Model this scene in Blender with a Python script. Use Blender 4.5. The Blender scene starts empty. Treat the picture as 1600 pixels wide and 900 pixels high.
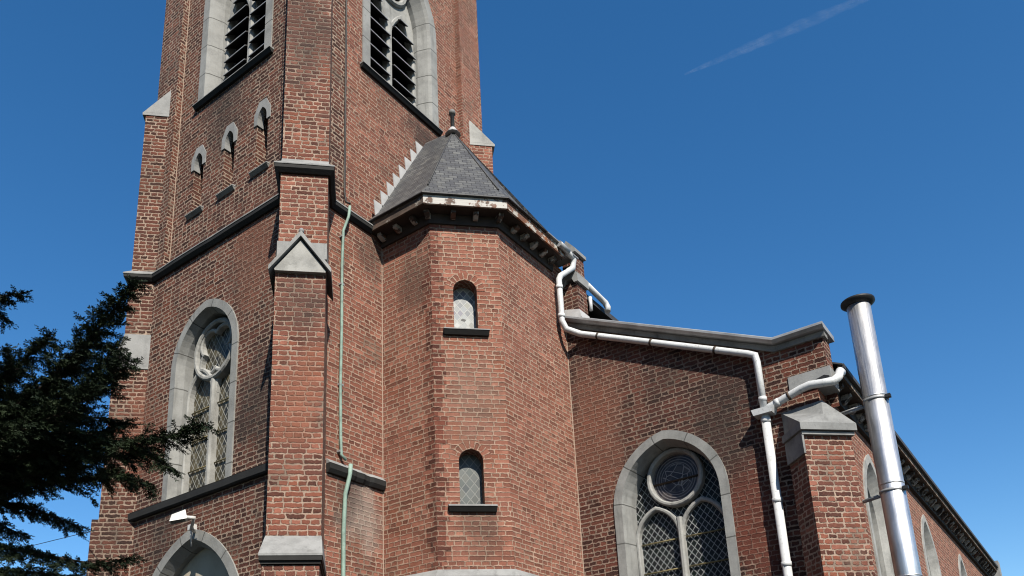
import bpy, bmesh, math, random
import numpy as np
from mathutils import Vector, Matrix
R = math.radians
random.seed(7); rng = np.random.default_rng(7)
S = bpy.context.scene
COL = S.collection

# ------------------------------------------------------------------ camera, sky, sun, exposure
YAW, PITCH, ROLL, FPX = R(34.729), R(16.497), R(-2.856), 1317.1
cy_, sy_, cp_, sp_ = math.cos(YAW), math.sin(YAW), math.cos(PITCH), math.sin(PITCH)
fwd = Vector((cp_*cy_, cp_*sy_, sp_)); rgt = Vector((sy_, -cy_, 0)); up_ = rgt.cross(fwd)
r2 = math.cos(ROLL)*rgt + math.sin(ROLL)*up_; u2 = -math.sin(ROLL)*rgt + math.cos(ROLL)*up_
CAMP = Vector((0, 0, 1.6))
cam_d = bpy.data.cameras.new('camera'); cam = bpy.data.objects.new('camera', cam_d); COL.objects.link(cam)
m3 = Matrix((r2, u2, -fwd)).transposed()
cam.matrix_world = Matrix.Translation(CAMP) @ m3.to_4x4()
cam_d.sensor_width = 36; cam_d.sensor_fit = 'HORIZONTAL'; cam_d.lens = 36*FPX/1600
cam_d.shift_y = (819.4-450)/1600; cam_d.clip_start = .05; cam_d.clip_end = 40000
S.camera = cam

SUN_EL, SUN_AZ = R(43), R(225+9)        # azimuth measured from +X counter-clockwise, direction TO the sun
sdir = Vector((math.cos(SUN_EL)*math.cos(SUN_AZ), math.cos(SUN_EL)*math.sin(SUN_AZ), math.sin(SUN_EL)))
w = bpy.data.worlds.new("World"); S.world = w; w.use_nodes = True
nt = w.node_tree; bg = nt.nodes['Background']
sky = nt.nodes.new('ShaderNodeTexSky'); sky.sky_type = 'NISHITA'; sky.sun_disc = False
sky.sun_elevation = SUN_EL; sky.sun_rotation = math.atan2(sdir.x, sdir.y)
sky.altitude = 300; sky.air_density = 1.0; sky.dust_density = 0.25; sky.ozone_density = 2.2
hsv = nt.nodes.new('ShaderNodeHueSaturation'); hsv.inputs['Saturation'].default_value = 1.32; hsv.inputs['Value'].default_value = 1.08
nt.links.new(sky.outputs[0], hsv.inputs['Color']); nt.links.new(hsv.outputs[0], bg.inputs[0]); bg.inputs[1].default_value = 0.075
sl = bpy.data.lights.new('sun', 'SUN'); sl.energy = 5.0; sl.angle = R(.5); sl.color = (1, .93, .82)
so = bpy.data.objects.new('sun', sl); COL.objects.link(so)
so.rotation_euler = (-sdir).to_track_quat('-Z', 'Y').to_euler(); so.location = (0, -20, 40)
S.view_settings.view_transform = 'Standard'; S.view_settings.look = 'None'
S.cycles.pixel_filter_type = 'BLACKMAN_HARRIS'; S.cycles.filter_width = 1.1; S.cycles.transparent_max_bounces = 32
S.view_settings.exposure = 0.985; S.view_settings.gamma = 1

def px_ray(px, py):
    return fwd + (px-800)/FPX*r2 - (py-819.4)/FPX*u2
def px_at(px, py, depth):
    return CAMP + px_ray(px, py)*depth

# ------------------------------------------------------------------ materials
ALB = .475      # scales all base colours but the flue's, lowered to deepen shadow contrast
class NT:
    def __init__(s, name):
        s.m = bpy.data.materials.new(name); s.m.use_nodes = True
        s.t = s.m.node_tree; s.b = s.t.nodes['Principled BSDF']
    def n(s, typ, **kw):
        x = s.t.nodes.new('ShaderNode'+typ)
        for k, v in kw.items(): setattr(x, k, v)
        return x
    def put(s, sock, v):
        if isinstance(v, bpy.types.NodeSocket): s.t.links.new(v, sock)
        else:
            if isinstance(v, tuple) and len(v) == 3 and sock.type == 'RGBA': v = (*v, 1)
            sock.default_value = v
    def math(s, op, a, b=0.0, c=0.0):
        x = s.n('Math', operation=op)
        s.put(x.inputs[0], a); s.put(x.inputs[1], b)
        if len(x.inputs) > 2: s.put(x.inputs[2], c)
        return x.outputs[0]
    def step(s, v, a, b, lo=0.0, hi=1.0):
        x = s.n('MapRange', interpolation_type='SMOOTHSTEP')
        for i, q in enumerate((v, a, b, lo, hi)): s.put(x.inputs[i], q)
        return x.outputs[0]
    def mix(s, f, a, b, bt='MIX'):
        x = s.n('Mix', data_type='RGBA', blend_type=bt)
        s.put(x.inputs[0], f); s.put(x.inputs[6], a); s.put(x.inputs[7], b)
        return x.outputs[2]
    def ramp(s, f, stops, interp='LINEAR'):
        x = s.n('ValToRGB'); e = x.color_ramp.elements; x.color_ramp.interpolation = interp
        while len(e) < len(stops): e.new(0.5)
        for el, (p, c) in zip(e, stops): el.position = p; el.color = (*c, 1)
        s.put(x.inputs[0], f); return x.outputs[0]
    def noise(s, vec, scale, detail=3.0, rough=.55, dim='3D'):
        x = s.n('TexNoise', noise_dimensions=dim); s.put(x.inputs['Vector'], vec)
        x.inputs['Scale'].default_value = scale; x.inputs['Detail'].default_value = detail; x.inputs['Roughness'].default_value = rough
        return x
    def bump(s, h, strength=.5, dist=.01):
        x = s.n('Bump'); x.inputs['Strength'].default_value = strength; x.inputs['Distance'].default_value = dist
        s.put(x.inputs['Height'], h); s.put(s.b.inputs['Normal'], x.outputs[0])
    def set(s, **kw):
        for k, v in kw.items():
            if k == 'Base_Color' and kw.get('Metallic') != 1.0: v = s.mix(1.0, v, (ALB, ALB, ALB), 'MULTIPLY')
            s.put(s.b.inputs[k.replace('_', ' ')], v)
        return s.m
    def pos(s): return s.n('NewGeometry').outputs['Position']
    def uv(s): return s.n('UVMap').outputs[0]

def brick_mat(name, cols, mortar, soot=.35, pale=.25, seed=0.0, mj=.0125, wob=.024, spots=(), fade=.7, burnt=.75, relief=.016, sootc=(.05, .042, .038), patch=None):
    cols = [(r_*1.2, g_*.985, b_*.90) for r_, g_, b_ in cols]; patch = patch and (patch[0]*1.15, patch[1]*.95, patch[2]*.82)
    k = NT(name); uv = k.uv(); P = k.pos()
    off = k.noise(uv, 16, 3.0, .6, '2D')
    sub = k.n('VectorMath', operation='SUBTRACT'); k.put(sub.inputs[0], off.outputs['Color']); sub.inputs[1].default_value = (.5, .5, .5)
    sc = k.n('VectorMath', operation='SCALE'); k.put(sc.inputs[0], sub.outputs[0]); sc.inputs[3].default_value = wob
    ad = k.n('VectorMath', operation='ADD'); k.put(ad.inputs[0], uv); k.put(ad.inputs[1], sc.outputs[0])
    sp = k.n('SeparateXYZ'); k.put(sp.inputs[0], ad.outputs[0])
    u, v = sp.outputs[0], sp.outputs[1]
    H, WS, WH = .0655, .214, .107
    vr = k.math('DIVIDE', v, H); row = k.math('FLOOR', vr); fv = k.math('FRACT', vr)
    par = k.math('FLOORED_MODULO', row, 2.0)
    wn = k.n('TexWhiteNoise', noise_dimensions='1D'); k.put(wn.inputs['W'], row)
    # a few courses break the bond
    odd = k.math('GREATER_THAN', wn.outputs['Value'], .86)
    par = k.math('ABSOLUTE', k.math('SUBTRACT', par, odd))
    wd = k.math('SUBTRACT', WS, k.math('MULTIPLY', par, WS-WH))
    uo = k.math('ADD', u, k.math('ADD', k.math('MULTIPLY', wn.outputs['Value'], .07), k.math('MULTIPLY', par, WH/2)))
    cu = k.math('DIVIDE', uo, wd); colm = k.math('FLOOR', cu); fu = k.math('FRACT', cu)
    wn2 = k.n('TexWhiteNoise', noise_dimensions='3D'); cb = k.n('CombineXYZ')
    k.put(cb.inputs[0], colm); k.put(cb.inputs[1], row); cb.inputs[2].default_value = seed; k.put(wn2.inputs['Vector'], cb.outputs[0])
    rs = k.n('SeparateColor'); k.put(rs.inputs[0], wn2.outputs['Color']); rnd, rn2 = rs.outputs[0], rs.outputs[1]
    du = k.math('MULTIPLY', k.math('MINIMUM', fu, k.math('SUBTRACT', 1.0, fu)), wd)
    dv = k.math('MULTIPLY', k.math('MINIMUM', fv, k.math('SUBTRACT', 1.0, fv)), H)
    fine = k.noise(P, 90, 3, .6); mid = k.noise(P, 14, 4, .6); big = k.noise(P, .55, 5, .62); big2 = k.noise(P, 1.7, 4, .6)
    d = k.math('ADD', k.math('SMOOTH_MIN', du, dv, .014), k.math('MULTIPLY', k.math('SUBTRACT', fine.outputs[0], .5), .009))
    d = k.math('ADD', d, k.math('MULTIPLY', k.math('SUBTRACT', mid.outputs[0], .5), .008))
    d = k.math('SUBTRACT', d, k.math('MULTIPLY', rn2, .0022))
    d = k.math('SUBTRACT', d, k.math('MULTIPLY', k.math('SUBTRACT', big2.outputs[0], .5), .016))
    mask = k.step(d, mj*.5-.003, mj*.5+.003)
    n = len(cols); base = k.ramp(rnd, [(i/(n-1), c) for i, c in enumerate(cols)])
    if patch:
        base = k.mix(k.step(k.noise(P, 1.15, 4, .62).outputs[0], .50, .66, 0, .75), base, k.mix(rn2, patch, tuple(x*.55 for x in patch)))
    base = k.mix(k.step(rn2, .80, .84, 0, burnt), base, tuple(c*.42 for c in cols[0]))
    base = k.mix(k.step(rs.outputs[2], .90, .93, 0, .6), base, tuple(min(1, c*1.35) for c in cols[-1]))
    base = k.mix(k.step(mid.outputs[0], .35, .75, 0, .45), base, tuple(c*.55 for c in cols[n//2]))
    base = k.mix(k.step(fine.outputs[0], .5, .8, 0, .35), base, tuple(min(1, c*1.5+.03) for c in cols[n//2]))
    mort = k.mix(k.step(mid.outputs[0], .4, .7, 0, .5), mortar, tuple(c*.62 for c in mortar))
    mort = k.mix(k.step(big2.outputs[0], .50, .68, 0, fade), mort, tuple(c*.36 for c in mortar))
    mort = k.mix(k.step(k.noise(P, 2.6, 4, .65).outputs[0], .55, .72, 0, .8), mort, tuple(min(1, c*1.35) for c in mortar))
    c = k.mix(mask, mort, base)
    mpv = k.n('Mapping'); k.put(mpv.inputs[0], P); mpv.inputs['Scale'].default_value = (3.2, 3.2, .28); stk = k.noise(mpv.outputs[0], 1.0, 4, .6)
    c = k.mix(k.step(stk.outputs[0], .54, .74, 0, soot*.9), c, sootc)
    c = k.mix(k.step(big.outputs[0], .46, .70, 0, soot), c, sootc)
    c = k.mix(k.step(big2.outputs[0], .58, .8, 0, pale), c, tuple(x*.95 for x in mortar))
    for (sx, sy, sz, sr, scol, sst) in spots:      # damp, soot and lime stains with a shape of their own
        mp_ = k.n('Mapping'); mp_.vector_type = 'POINT'; k.put(mp_.inputs[0], P); mp_.inputs['Location'].default_value = (-sx/sr, -sy/sr, -sz/sr*.6); mp_.inputs['Scale'].default_value = (1/sr, 1/sr, .6/sr)
        ln_ = k.n('VectorMath', operation='LENGTH'); k.put(ln_.inputs[0], mp_.outputs[0])
        dd = k.math('ADD', ln_.outputs['Value'], k.math('MULTIPLY', k.math('SUBTRACT', big2.outputs[0], .5), 1.8)); dd = k.math('ADD', dd, k.math('MULTIPLY', k.math('SUBTRACT', stk.outputs[0], .5), 1.2))
        c = k.mix(k.step(dd, 1.0, .25, 0, sst), c, scol)
    hgt = k.math('ADD', k.math('MULTIPLY', mask, k.math('ADD', .7, k.math('MULTIPLY', rn2, .5))), k.math('MULTIPLY', fine.outputs[0], .45))
    hgt = k.math('ADD', hgt, k.math('MULTIPLY', mid.outputs[0], .5))
    k.bump(hgt, .9, relief)
    return k.set(Base_Color=c, Roughness=.92, Specular_IOR_Level=.2)

def stone_mat(name, col, var=.35, joint=0.0, rough=.8, streak=.4, bumpd=.004, dark=(.10, .10, .095)):
    k = NT(name); P = k.pos()
    a = k.noise(P, 3.5, 6, .65); b = k.noise(P, 45, 4, .65)
    mp = k.n('Mapping'); k.put(mp.inputs[0], P); mp.inputs['Scale'].default_value = (6, 6, .7)
    s_ = k.noise(mp.outputs[0], 1.5, 5, .65)
    c = k.mix(k.step(a.outputs[0], .35, .7), col, tuple(x*(1-var) for x in col))
    c = k.mix(k.step(b.outputs[0], .5, .75, 0, .35), c, tuple(min(1, x*1.3) for x in col))
    li = k.noise(P, 12, 5, .7); c = k.mix(k.step(li.outputs[0], .60, .68, 0, .45), c, tuple(x*.5 for x in col))
    c = k.mix(k.step(s_.outputs[0], .52, .76, 0, streak), c, dark)
    h = k.math('ADD', b.outputs[0], a.outputs[0])
    if joint:
        u = k.n('SeparateXYZ'); k.put(u.inputs[0], k.uv())
        f = k.math('FRACT', k.math('DIVIDE', u.outputs[0], joint))
        j = k.math('LESS_THAN', k.math('MULTIPLY', k.math('MINIMUM', f, k.math('SUBTRACT', 1.0, f)), joint), .009)
        c = k.mix(k.math('MULTIPLY', j, .9), c, (.06, .06, .055))
        wn = k.n('TexWhiteNoise', noise_dimensions='1D'); k.put(wn.inputs['W'], k.math('FLOOR', k.math('DIVIDE', u.outputs[0], joint)))
        c = k.mix(k.math('MULTIPLY', wn.outputs['Value'], .3), c, tuple(x*.7 for x in col))
        h = k.math('SUBTRACT', h, j)
    k.bump(h, .5, bumpd)
    return k.set(Base_Color=c, Roughness=rough, Specular_IOR_Level=.3)

def plain_mat(name, col, rough=.6, metal=0.0, var=.25, scale=8.0, dirt=None, bumpd=.002, spec=.4):
    k = NT(name); P = k.pos(); a = k.noise(P, scale, 5, .6); b = k.noise(P, scale*7, 3, .6)
    c = k.mix(k.step(a.outputs[0], .35, .7), col, tuple(x*(1-var) for x in col))
    if dirt: c = k.mix(k.step(b.outputs[0], .52, .75, 0, .6), c, dirt)
    k.bump(k.math('ADD', a.outputs[0], b.outputs[0]), .4, bumpd)
    return k.set(Base_Color=c, Roughness=rough, Metallic=metal, Specular_IOR_Level=spec)

def glass_mat(name, cells, lead, pitch, wid=.012, ratio=1.35, rough=.25, spec=.5, blot=0.0, blotc=(.5, .45, .3)):
    k = NT(name); sp = k.n('SeparateXYZ'); k.put(sp.inputs[0], k.uv()); u, v = sp.outputs[0], sp.outputs[1]
    nz = k.noise(k.uv(), 6, 2, .5, '2D')
    u = k.math('ADD', u, k.math('MULTIPLY', k.math('SUBTRACT', nz.outputs[0], .5), .01))
    a = k.math('ADD', k.math('DIVIDE', u, pitch), k.math('DIVIDE', v, pitch*ratio))
    b = k.math('SUBTRACT', k.math('DIVIDE', u, pitch), k.math('DIVIDE', v, pitch*ratio))
    def edge(x): f = k.math('FRACT', x); return k.math('MINIMUM', f, k.math('SUBTRACT', 1.0, f))
    d = k.math('MULTIPLY', k.math('MINIMUM', edge(a), edge(b)), pitch*.8)
    wn = k.n('TexWhiteNoise', noise_dimensions='2D'); cb = k.n('CombineXYZ')
    k.put(cb.inputs[0], k.math('FLOOR', a)); k.put(cb.inputs[1], k.math('FLOOR', b)); k.put(wn.inputs['Vector'], cb.outputs[0])
    n = len(cells); c = k.ramp(wn.outputs['Value'], [(i/max(1, n-1), q) for i, q in enumerate(cells)])
    if blot:
        z = k.noise(k.uv(), 5.5, 3, .6, '2D'); c = k.mix(k.step(z.outputs[0], .45, .6, 0, blot), c, blotc)
    m = k.math('LESS_THAN', d, wid*.5)
    c = k.mix(m, c, lead)
    k.bump(k.math('ADD', k.math('MULTIPLY', m, 1.5), k.math('MULTIPLY', wn.outputs['Value'], .8)), .5, .006)
    return k.set(Base_Color=c, Roughness=k.math('ADD', rough, k.math('MULTIPLY', m, .4)), Specular_IOR_Level=spec)

def slate_mat():
    k = NT('slate'); uv = k.uv(); P = k.pos()
    bt = k.n('TexBrick', offset=.5); k.put(bt.inputs['Vector'], uv)
    bt.inputs['Color1'].default_value = (0, 0, 0, 1); bt.inputs['Color2'].default_value = (1, 1, 1, 1); bt.inputs['Mortar'].default_value = (.3, .3, .3, 1)
    bt.inputs['Scale'].default_value = 1; bt.inputs['Mortar Size'].default_value = .006; bt.inputs['Brick Width'].default_value = .125; bt.inputs['Row Height'].default_value = .078
    c = k.ramp(bt.outputs['Color'], [(0, (.065, .068, .076)), (.4, (.085, .089, .096)), (.75, (.11, .114, .118)), (1, (.17, .174, .17))])
    c = k.mix(bt.outputs['Fac'], c, (.02, .02, .022))
    a = k.noise(P, 5, 5, .6); b = k.noise(P, 30, 4, .65)
    c = k.mix(k.step(a.outputs[0], .5, .72, 0, .45), c, (.20, .20, .18))
    c = k.mix(k.step(b.outputs[0], .6, .75, 0, .5), c, (.28, .28, .26))
    sp = k.n('SeparateXYZ'); k.put(sp.inputs[0], uv)
    f = k.math('FRACT', k.math('DIVIDE', sp.outputs[1], .078))
    k.bump(k.math('ADD', k.math('SUBTRACT', 1.0, f), k.math('ADD', k.math('MULTIPLY', bt.outputs['Color'], .5), k.math('MULTIPLY', b.outputs[0], .3))), .8, .012)
    return k.set(Base_Color=c, Roughness=.6, Specular_IOR_Level=.4)

def peel_mat(name, paint, wood, thr=.5, rust=(.25, .09, .04)):
    k = NT(name); P = k.pos(); a = k.noise(P, 5, 6, .7); b = k.noise(P, 2.2, 4, .6)
    mp = k.n('Mapping'); k.put(mp.inputs[0], P); mp.inputs['Scale'].default_value = (3, 3, 30); g = k.noise(mp.outputs[0], 2, 5, .6)
    wd = k.mix(k.step(g.outputs[0], .4, .65), wood, tuple(x*.4 for x in wood))
    wd = k.mix(k.step(b.outputs[0], .52, .66, 0, .8), wd, rust)
    m = k.step(a.outputs[0], thr-.03, thr+.03)
    pc = k.mix(k.step(g.outputs[0], .5, .75, 0, .5), paint, tuple(x*.6 for x in paint))
    k.bump(k.math('ADD', m, g.outputs[0]), .6, .006)
    return k.set(Base_Color=k.mix(m, pc, wd), Roughness=.8)

M = {}
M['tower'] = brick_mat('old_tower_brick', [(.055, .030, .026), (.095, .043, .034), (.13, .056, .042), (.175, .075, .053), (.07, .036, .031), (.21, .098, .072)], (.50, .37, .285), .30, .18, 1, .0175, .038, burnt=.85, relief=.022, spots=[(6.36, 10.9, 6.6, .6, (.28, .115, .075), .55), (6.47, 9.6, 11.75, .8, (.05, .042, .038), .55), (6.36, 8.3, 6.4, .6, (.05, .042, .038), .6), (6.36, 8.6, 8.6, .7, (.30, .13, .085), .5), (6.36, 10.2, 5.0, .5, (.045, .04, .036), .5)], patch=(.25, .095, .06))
M['pier'] = brick_mat('buttress_brick', [(.11, .055, .046), (.18, .079, .062), (.225, .10, .075), (.28, .124, .09), (.14, .067, .055), (.33, .16, .12)], (.53, .385, .295), .28, .2, 5, .0155, .036, patch=(.33, .125, .078), spots=[(6.1, 7.25, 5.9, .5, (.36, .145, .09), .6), (6.2, 7.3, 11.6, .7, (.06, .05, .045), .6), (6.05, 7.2, 7.3, .4, (.09, .065, .055), .5)])
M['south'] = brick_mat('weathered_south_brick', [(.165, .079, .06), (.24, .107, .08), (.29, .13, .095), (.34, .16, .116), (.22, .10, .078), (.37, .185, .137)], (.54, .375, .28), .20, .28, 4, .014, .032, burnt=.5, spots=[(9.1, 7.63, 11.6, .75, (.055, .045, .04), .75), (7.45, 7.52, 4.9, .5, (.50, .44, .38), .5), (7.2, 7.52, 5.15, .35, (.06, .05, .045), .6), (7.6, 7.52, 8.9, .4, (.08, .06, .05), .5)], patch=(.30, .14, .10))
M['turret'] = brick_mat('rosy_turret_brick', [(.20, .098, .073), (.27, .126, .092), (.31, .146, .108), (.36, .176, .130), (.28, .142, .112), (.38, .198, .148)], (.56, .385, .285), .14, .22, 2, .0130, .030, fade=.3, burnt=.45, spots=[(8.17, 6.25, 4.7, .45, (.07, .055, .045), .5), (8.2, 6.2, 6.5, .6, (.24, .19, .15), .35), (7.84, 6.9, 8.4, .5, (.09, .07, .055), .5)], patch=(.33, .14, .094))
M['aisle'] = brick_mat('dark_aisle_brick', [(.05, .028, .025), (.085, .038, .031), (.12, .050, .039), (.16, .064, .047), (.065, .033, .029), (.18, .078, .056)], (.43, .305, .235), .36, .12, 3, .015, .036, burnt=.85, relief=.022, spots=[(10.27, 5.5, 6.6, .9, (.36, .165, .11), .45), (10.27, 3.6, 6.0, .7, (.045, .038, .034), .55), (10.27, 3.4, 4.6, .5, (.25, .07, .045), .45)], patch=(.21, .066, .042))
M['quoin'] = brick_mat('dark_red_quoin_brick', [(.10, .042, .032), (.15, .058, .042), (.18, .07, .05), (.21, .085, .06), (.13, .052, .04), (.22, .095, .07)], (.44, .29, .215), .2, .1, 2, .0130, .030)
M['stone'] = stone_mat('bluestone', (.40, .405, .40), .30)
M['stonej'] = stone_mat('bluestone_blocks', (.42, .425, .41), .34, joint=.58, streak=.6, dark=(.15, .15, .14))
M['stonew'] = stone_mat('pale_tracery_stone', (.50, .50, .475), .35, streak=.5)
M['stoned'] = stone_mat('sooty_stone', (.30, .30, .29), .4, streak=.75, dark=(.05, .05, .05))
M['capstone'] = stone_mat('grey_weathered_capstone', (.33, .335, .33), .35, streak=.6, dark=(.12, .12, .115))
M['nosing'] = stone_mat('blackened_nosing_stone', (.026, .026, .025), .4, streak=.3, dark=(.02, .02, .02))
M['slate'] = slate_mat()
M['zinc'] = plain_mat('zinc_sheet', (.55, .56, .57), .5, .35, .3, 4, bumpd=.003)
M['lead'] = plain_mat('pale_lead_flashing', (.66, .66, .66), .65, 0, .2, 5)
M['pvc'] = plain_mat('grey_white_pipe', (.90, .92, .93), .42, 0, .14, 5, dirt=(.40, .39, .36), bumpd=.0008, spec=.5)
M['black'] = plain_mat('black_metal', (.02, .02, .021), .55, .2, .3)
M['iron'] = plain_mat('brown_iron', (.10, .07, .05), .7, .3, .4, dirt=(.2, .09, .04))
M['yellowbar'] = plain_mat('ochre_saddle_bar', (.30, .24, .10), .7, 0, .3)
M['copper'] = plain_mat('verdigris_copper', (.36, .52, .44), .75, 0, .35, 6, dirt=(.2, .2, .15))
M['cable'] = plain_mat('black_cable', (.03, .025, .022), .7, 0, .2)
M['white'] = plain_mat('white_lamp_paint', (.85, .85, .83), .4, 0, .08)
M['lampglass'] = plain_mat('lamp_glass', (.10, .11, .11), .15, 0, .2)
M['fasciaw'] = peel_mat('peeling_white_fascia', (.66, .64, .60), (.22, .12, .08), .56)
M['fasciab'] = peel_mat('bare_grey_fascia', (.40, .36, .31), (.13, .085, .06), .42)
M['fasciao'] = peel_mat('rotten_rusty_fascia', (.62, .57, .50), (.24, .10, .05), .46, (.40, .13, .03))
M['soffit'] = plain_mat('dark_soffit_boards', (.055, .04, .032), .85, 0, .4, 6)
M['bracket'] = peel_mat('painted_bracket', (.50, .47, .43), (.07, .05, .04), .50)
M['woodeave'] = peel_mat('weathered_eave_board', (.34, .27, .20), (.12, .08, .05), .45)
M['louvre'] = plain_mat('black_slate_louvre', (.035, .035, .037), .6, 0, .4, 5, dirt=(.07, .07, .07))
M['glass_turret_up'] = glass_mat('pale_diamond_glass', [(.26, .29, .32), (.44, .47, .46), (.14, .16, .19), (.36, .38, .37), (.56, .58, .57), (.17, .17, .23), (.30, .32, .25)], (.62, .63, .62), .10, .013, 1.25, .5, .3)
M['glass_turret_low'] = glass_mat('grey_green_diamond_glass', [(.085, .105, .10), (.125, .14, .135), (.05, .065, .07), (.16, .165, .14), (.075, .09, .10)], (.30, .31, .30), .115, .012, 1.3, .45, .3)
M['glass_aisle'] = glass_mat('dark_lattice_glass', [(.010, .011, .013), (.016, .018, .020), (.03, .036, .036), (.012, .018, .015), (.04, .042, .044)], (.42, .44, .44), .095, .0095, 1.25, .3, .2)
M['glass_tower'] = glass_mat('amber_lattice_glass', [(.02, .022, .022), (.05, .045, .032), (.10, .085, .045), (.03, .032, .03)], (.42, .42, .38), .105, .010, 1.6, .3, .25, blot=.8, blotc=(.17, .145, .09))
M['glass_side'] = plain_mat('dark_side_glass', (.03, .045, .045), .25, 0, .4, 6)
M['flue'] = None
k = NT('brushed_steel'); P = k.pos(); mp = k.n('Mapping'); k.put(mp.inputs[0], P); mp.inputs['Scale'].default_value = (30, 30, 1.2)
g = k.noise(mp.outputs[0], 2, 4, .6); a = k.noise(P, 3.5, 4, .6)
c = k.mix(k.step(a.outputs[0], .4, .7), (.60, .60, .605), (.47, .475, .48))
k.bump(k.math('ADD', a.outputs[0], k.math('MULTIPLY', g.outputs[0], .35)), .16, .004)
M['flue'] = k.set(Base_Color=c, Metallic=1.0, Roughness=k.step(g.outputs[0], .3, .7, .40, .50))
M['plaster'] = plain_mat('cream_tympanum', (.62, .56, .44), .85, 0, .15, 4)
M['door'] = plain_mat('dark_oak_door', (.11, .07, .045), .7, 0, .4, 9)
M['tile'] = plain_mat('dark_aisle_slates', (.07, .07, .075), .65, 0, .4, 12)
M['ground'] = plain_mat('churchyard_grass', (.05, .07, .026), .95, 0, .5, .7, dirt=(.07, .065, .035), bumpd=.02)
M['paving'] = plain_mat('dark_tarmac_paving', (.085, .083, .08), .9, 0, .3, 2.5, dirt=(.06, .06, .058))
M['bark'] = plain_mat('conifer_bark', (.06, .045, .035), .95, 0, .5, 14, bumpd=.02)
k = NT('conifer_needles'); P = k.pos(); a = k.noise(P, 4.0, 4, .6); b = k.noise(P, 40, 2, .5)
c = k.mix(k.step(a.outputs[0], .35, .7), (.012, .024, .012), (.027, .044, .017)); c = k.mix(k.step(b.outputs[0], .55, .75, 0, .5), c, (.055, .08, .03))
M['needle'] = k.set(Base_Color=c, Roughness=.75, Specular_IOR_Level=.15)

# ------------------------------------------------------------------ mesh builder
class MB:
    def __init__(s): s.v, s.f, s.uv, s.sm = [], [], [], []
    def face(s, pts, uv=None, smooth=False):
        i = len(s.v); s.v += [tuple(p) for p in pts]; s.f.append(list(range(i, i+len(pts)))); s.uv.append(uv); s.sm.append(smooth)
    def build(s, name, mat, parent=None, merge=True):
        me = bpy.data.meshes.new(name); bm = bmesh.new(); L = bm.loops.layers.uv.new('UVMap')
        vs = [bm.verts.new(p) for p in s.v]
        for f, uv, sm in zip(s.f, s.uv, s.sm):
            try: bf = bm.faces.new([vs[i] for i in f])
            except ValueError: continue
            bf.smooth = sm; bf.normal_update(); n = bf.normal
            if uv is None:
                if abs(n.z) < .75:
                    h = Vector((-n.y, n.x, 0)).normalized()
                    if (h.x+h.y*.37) < 0: h = -h
                    sl_ = 1/max(.3, math.sqrt(max(0, 1-n.z*n.z)))
                    uv = [(l.vert.co.dot(h), l.vert.co.z*sl_) for l in bf.loops]
                else: uv = [(l.vert.co.x, l.vert.co.y) for l in bf.loops]
            for l, q in zip(bf.loops, uv): l[L].uv = q
        if merge: bmesh.ops.remove_doubles(bm, verts=bm.verts, dist=1e-5)
        bmesh.ops.recalc_face_normals(bm, faces=bm.faces)
        bm.to_mesh(me); bm.free(); me.materials.append(mat)
        o = bpy.data.objects.new(name, me); COL.objects.link(o)
        if parent: o.parent = parent; o.matrix_parent_inverse = parent.matrix_world.inverted()
        return o
    def hexa(s, b, t):      # two matching rings of points
        n = len(b); s.face(list(reversed(b))); s.face(t)
        for i in range(n): j = (i+1) % n; s.face([b[i], b[j], t[j], t[i]])
    def box(s, x0, x1, y0, y1, z0, z1):
        s.hexa([(x0, y0, z0), (x1, y0, z0), (x1, y1, z0), (x0, y1, z0)], [(x0, y0, z1), (x1, y0, z1), (x1, y1, z1), (x0, y1, z1)])
    def plan(s, pts, z0, z1): s.hexa([(x, y, z0) for x, y in pts], [(x, y, z1) for x, y in pts])
    def tube(s, pts, r, n=12, caps=True, smooth=True):
        pts = [Vector(p) for p in pts]; rs = r if isinstance(r, (list, tuple)) else [r]*len(pts)
        ref = None; rings = []; L = 0
        for i, p in enumerate(pts):
            a = (p-pts[i-1]).normalized() if i else None; b = (pts[i+1]-p).normalized() if i < len(pts)-1 else None
            d = (a+b).normalized() if a and b else (a or b)
            st = 1.0
            if a and b: st = 1/max(.5, d.dot(a))
            if ref is None: ref = Vector((0, 0, 1)) if abs(d.z) < .9 else Vector((1, 0, 0))
            x = (ref-d*ref.dot(d)).normalized(); y = d.cross(x); ref = x
            rings.append([p+(x*math.cos(q)+y*math.sin(q))*rs[i]*(1+(st-1)*.6) for q in (2*math.pi*j/n for j in range(n))])
        for i in range(len(rings)-1):
            for j in range(n):
                k2 = (j+1) % n; s.face([rings[i][j], rings[i][k2], rings[i+1][k2], rings[i+1][j]], None, smooth)
        if caps: s.face(list(reversed(rings[0]))); s.face(rings[-1])

class Fr:       # a vertical plane: u to the right seen from outside, v = height, w = outwards
    def __init__(s, o, n): s.o = Vector((o[0], o[1], 0)); s.n = Vector((n[0], n[1], 0)).normalized(); s.t = Vector((-s.n.y, s.n.x, 0))
    def p(s, u, v, w=0): return s.o+s.t*u+Vector((0, 0, v))+s.n*w

def wall(mb, fr, outer, holes=(), w=0.0, reveal=0.0):
    bm = bmesh.new(); ed = []
    for loop in [outer]+list(holes):
        vs = [bm.verts.new((u, v, 0)) for u, v in loop]
        for i in range(len(vs)): ed.append(bm.edges.new((vs[i-1], vs[i])))
    bmesh.ops.triangle_fill(bm, use_beauty=True, edges=ed, normal=(0, 0, 1))
    for f in bm.faces: mb.face([fr.p(v.co.x, v.co.y, w) for v in f.verts])
    bm.free()
    if reveal:
        for loop in holes:
            L = 0
            for i in range(len(loop)):
                a, b = loop[i-1], loop[i]; l = math.hypot(b[0]-a[0], b[1]-a[1])
                vert = abs(b[1]-a[1]) > abs(b[0]-a[0])
                uv = [(0, a[1]), (0, b[1]), (reveal, b[1]), (reveal, a[1])] if vert else None
                mb.face([fr.p(*a, w), fr.p(*b, w), fr.p(*b, w-reveal), fr.p(*a, w-reveal)], uv)

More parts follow.
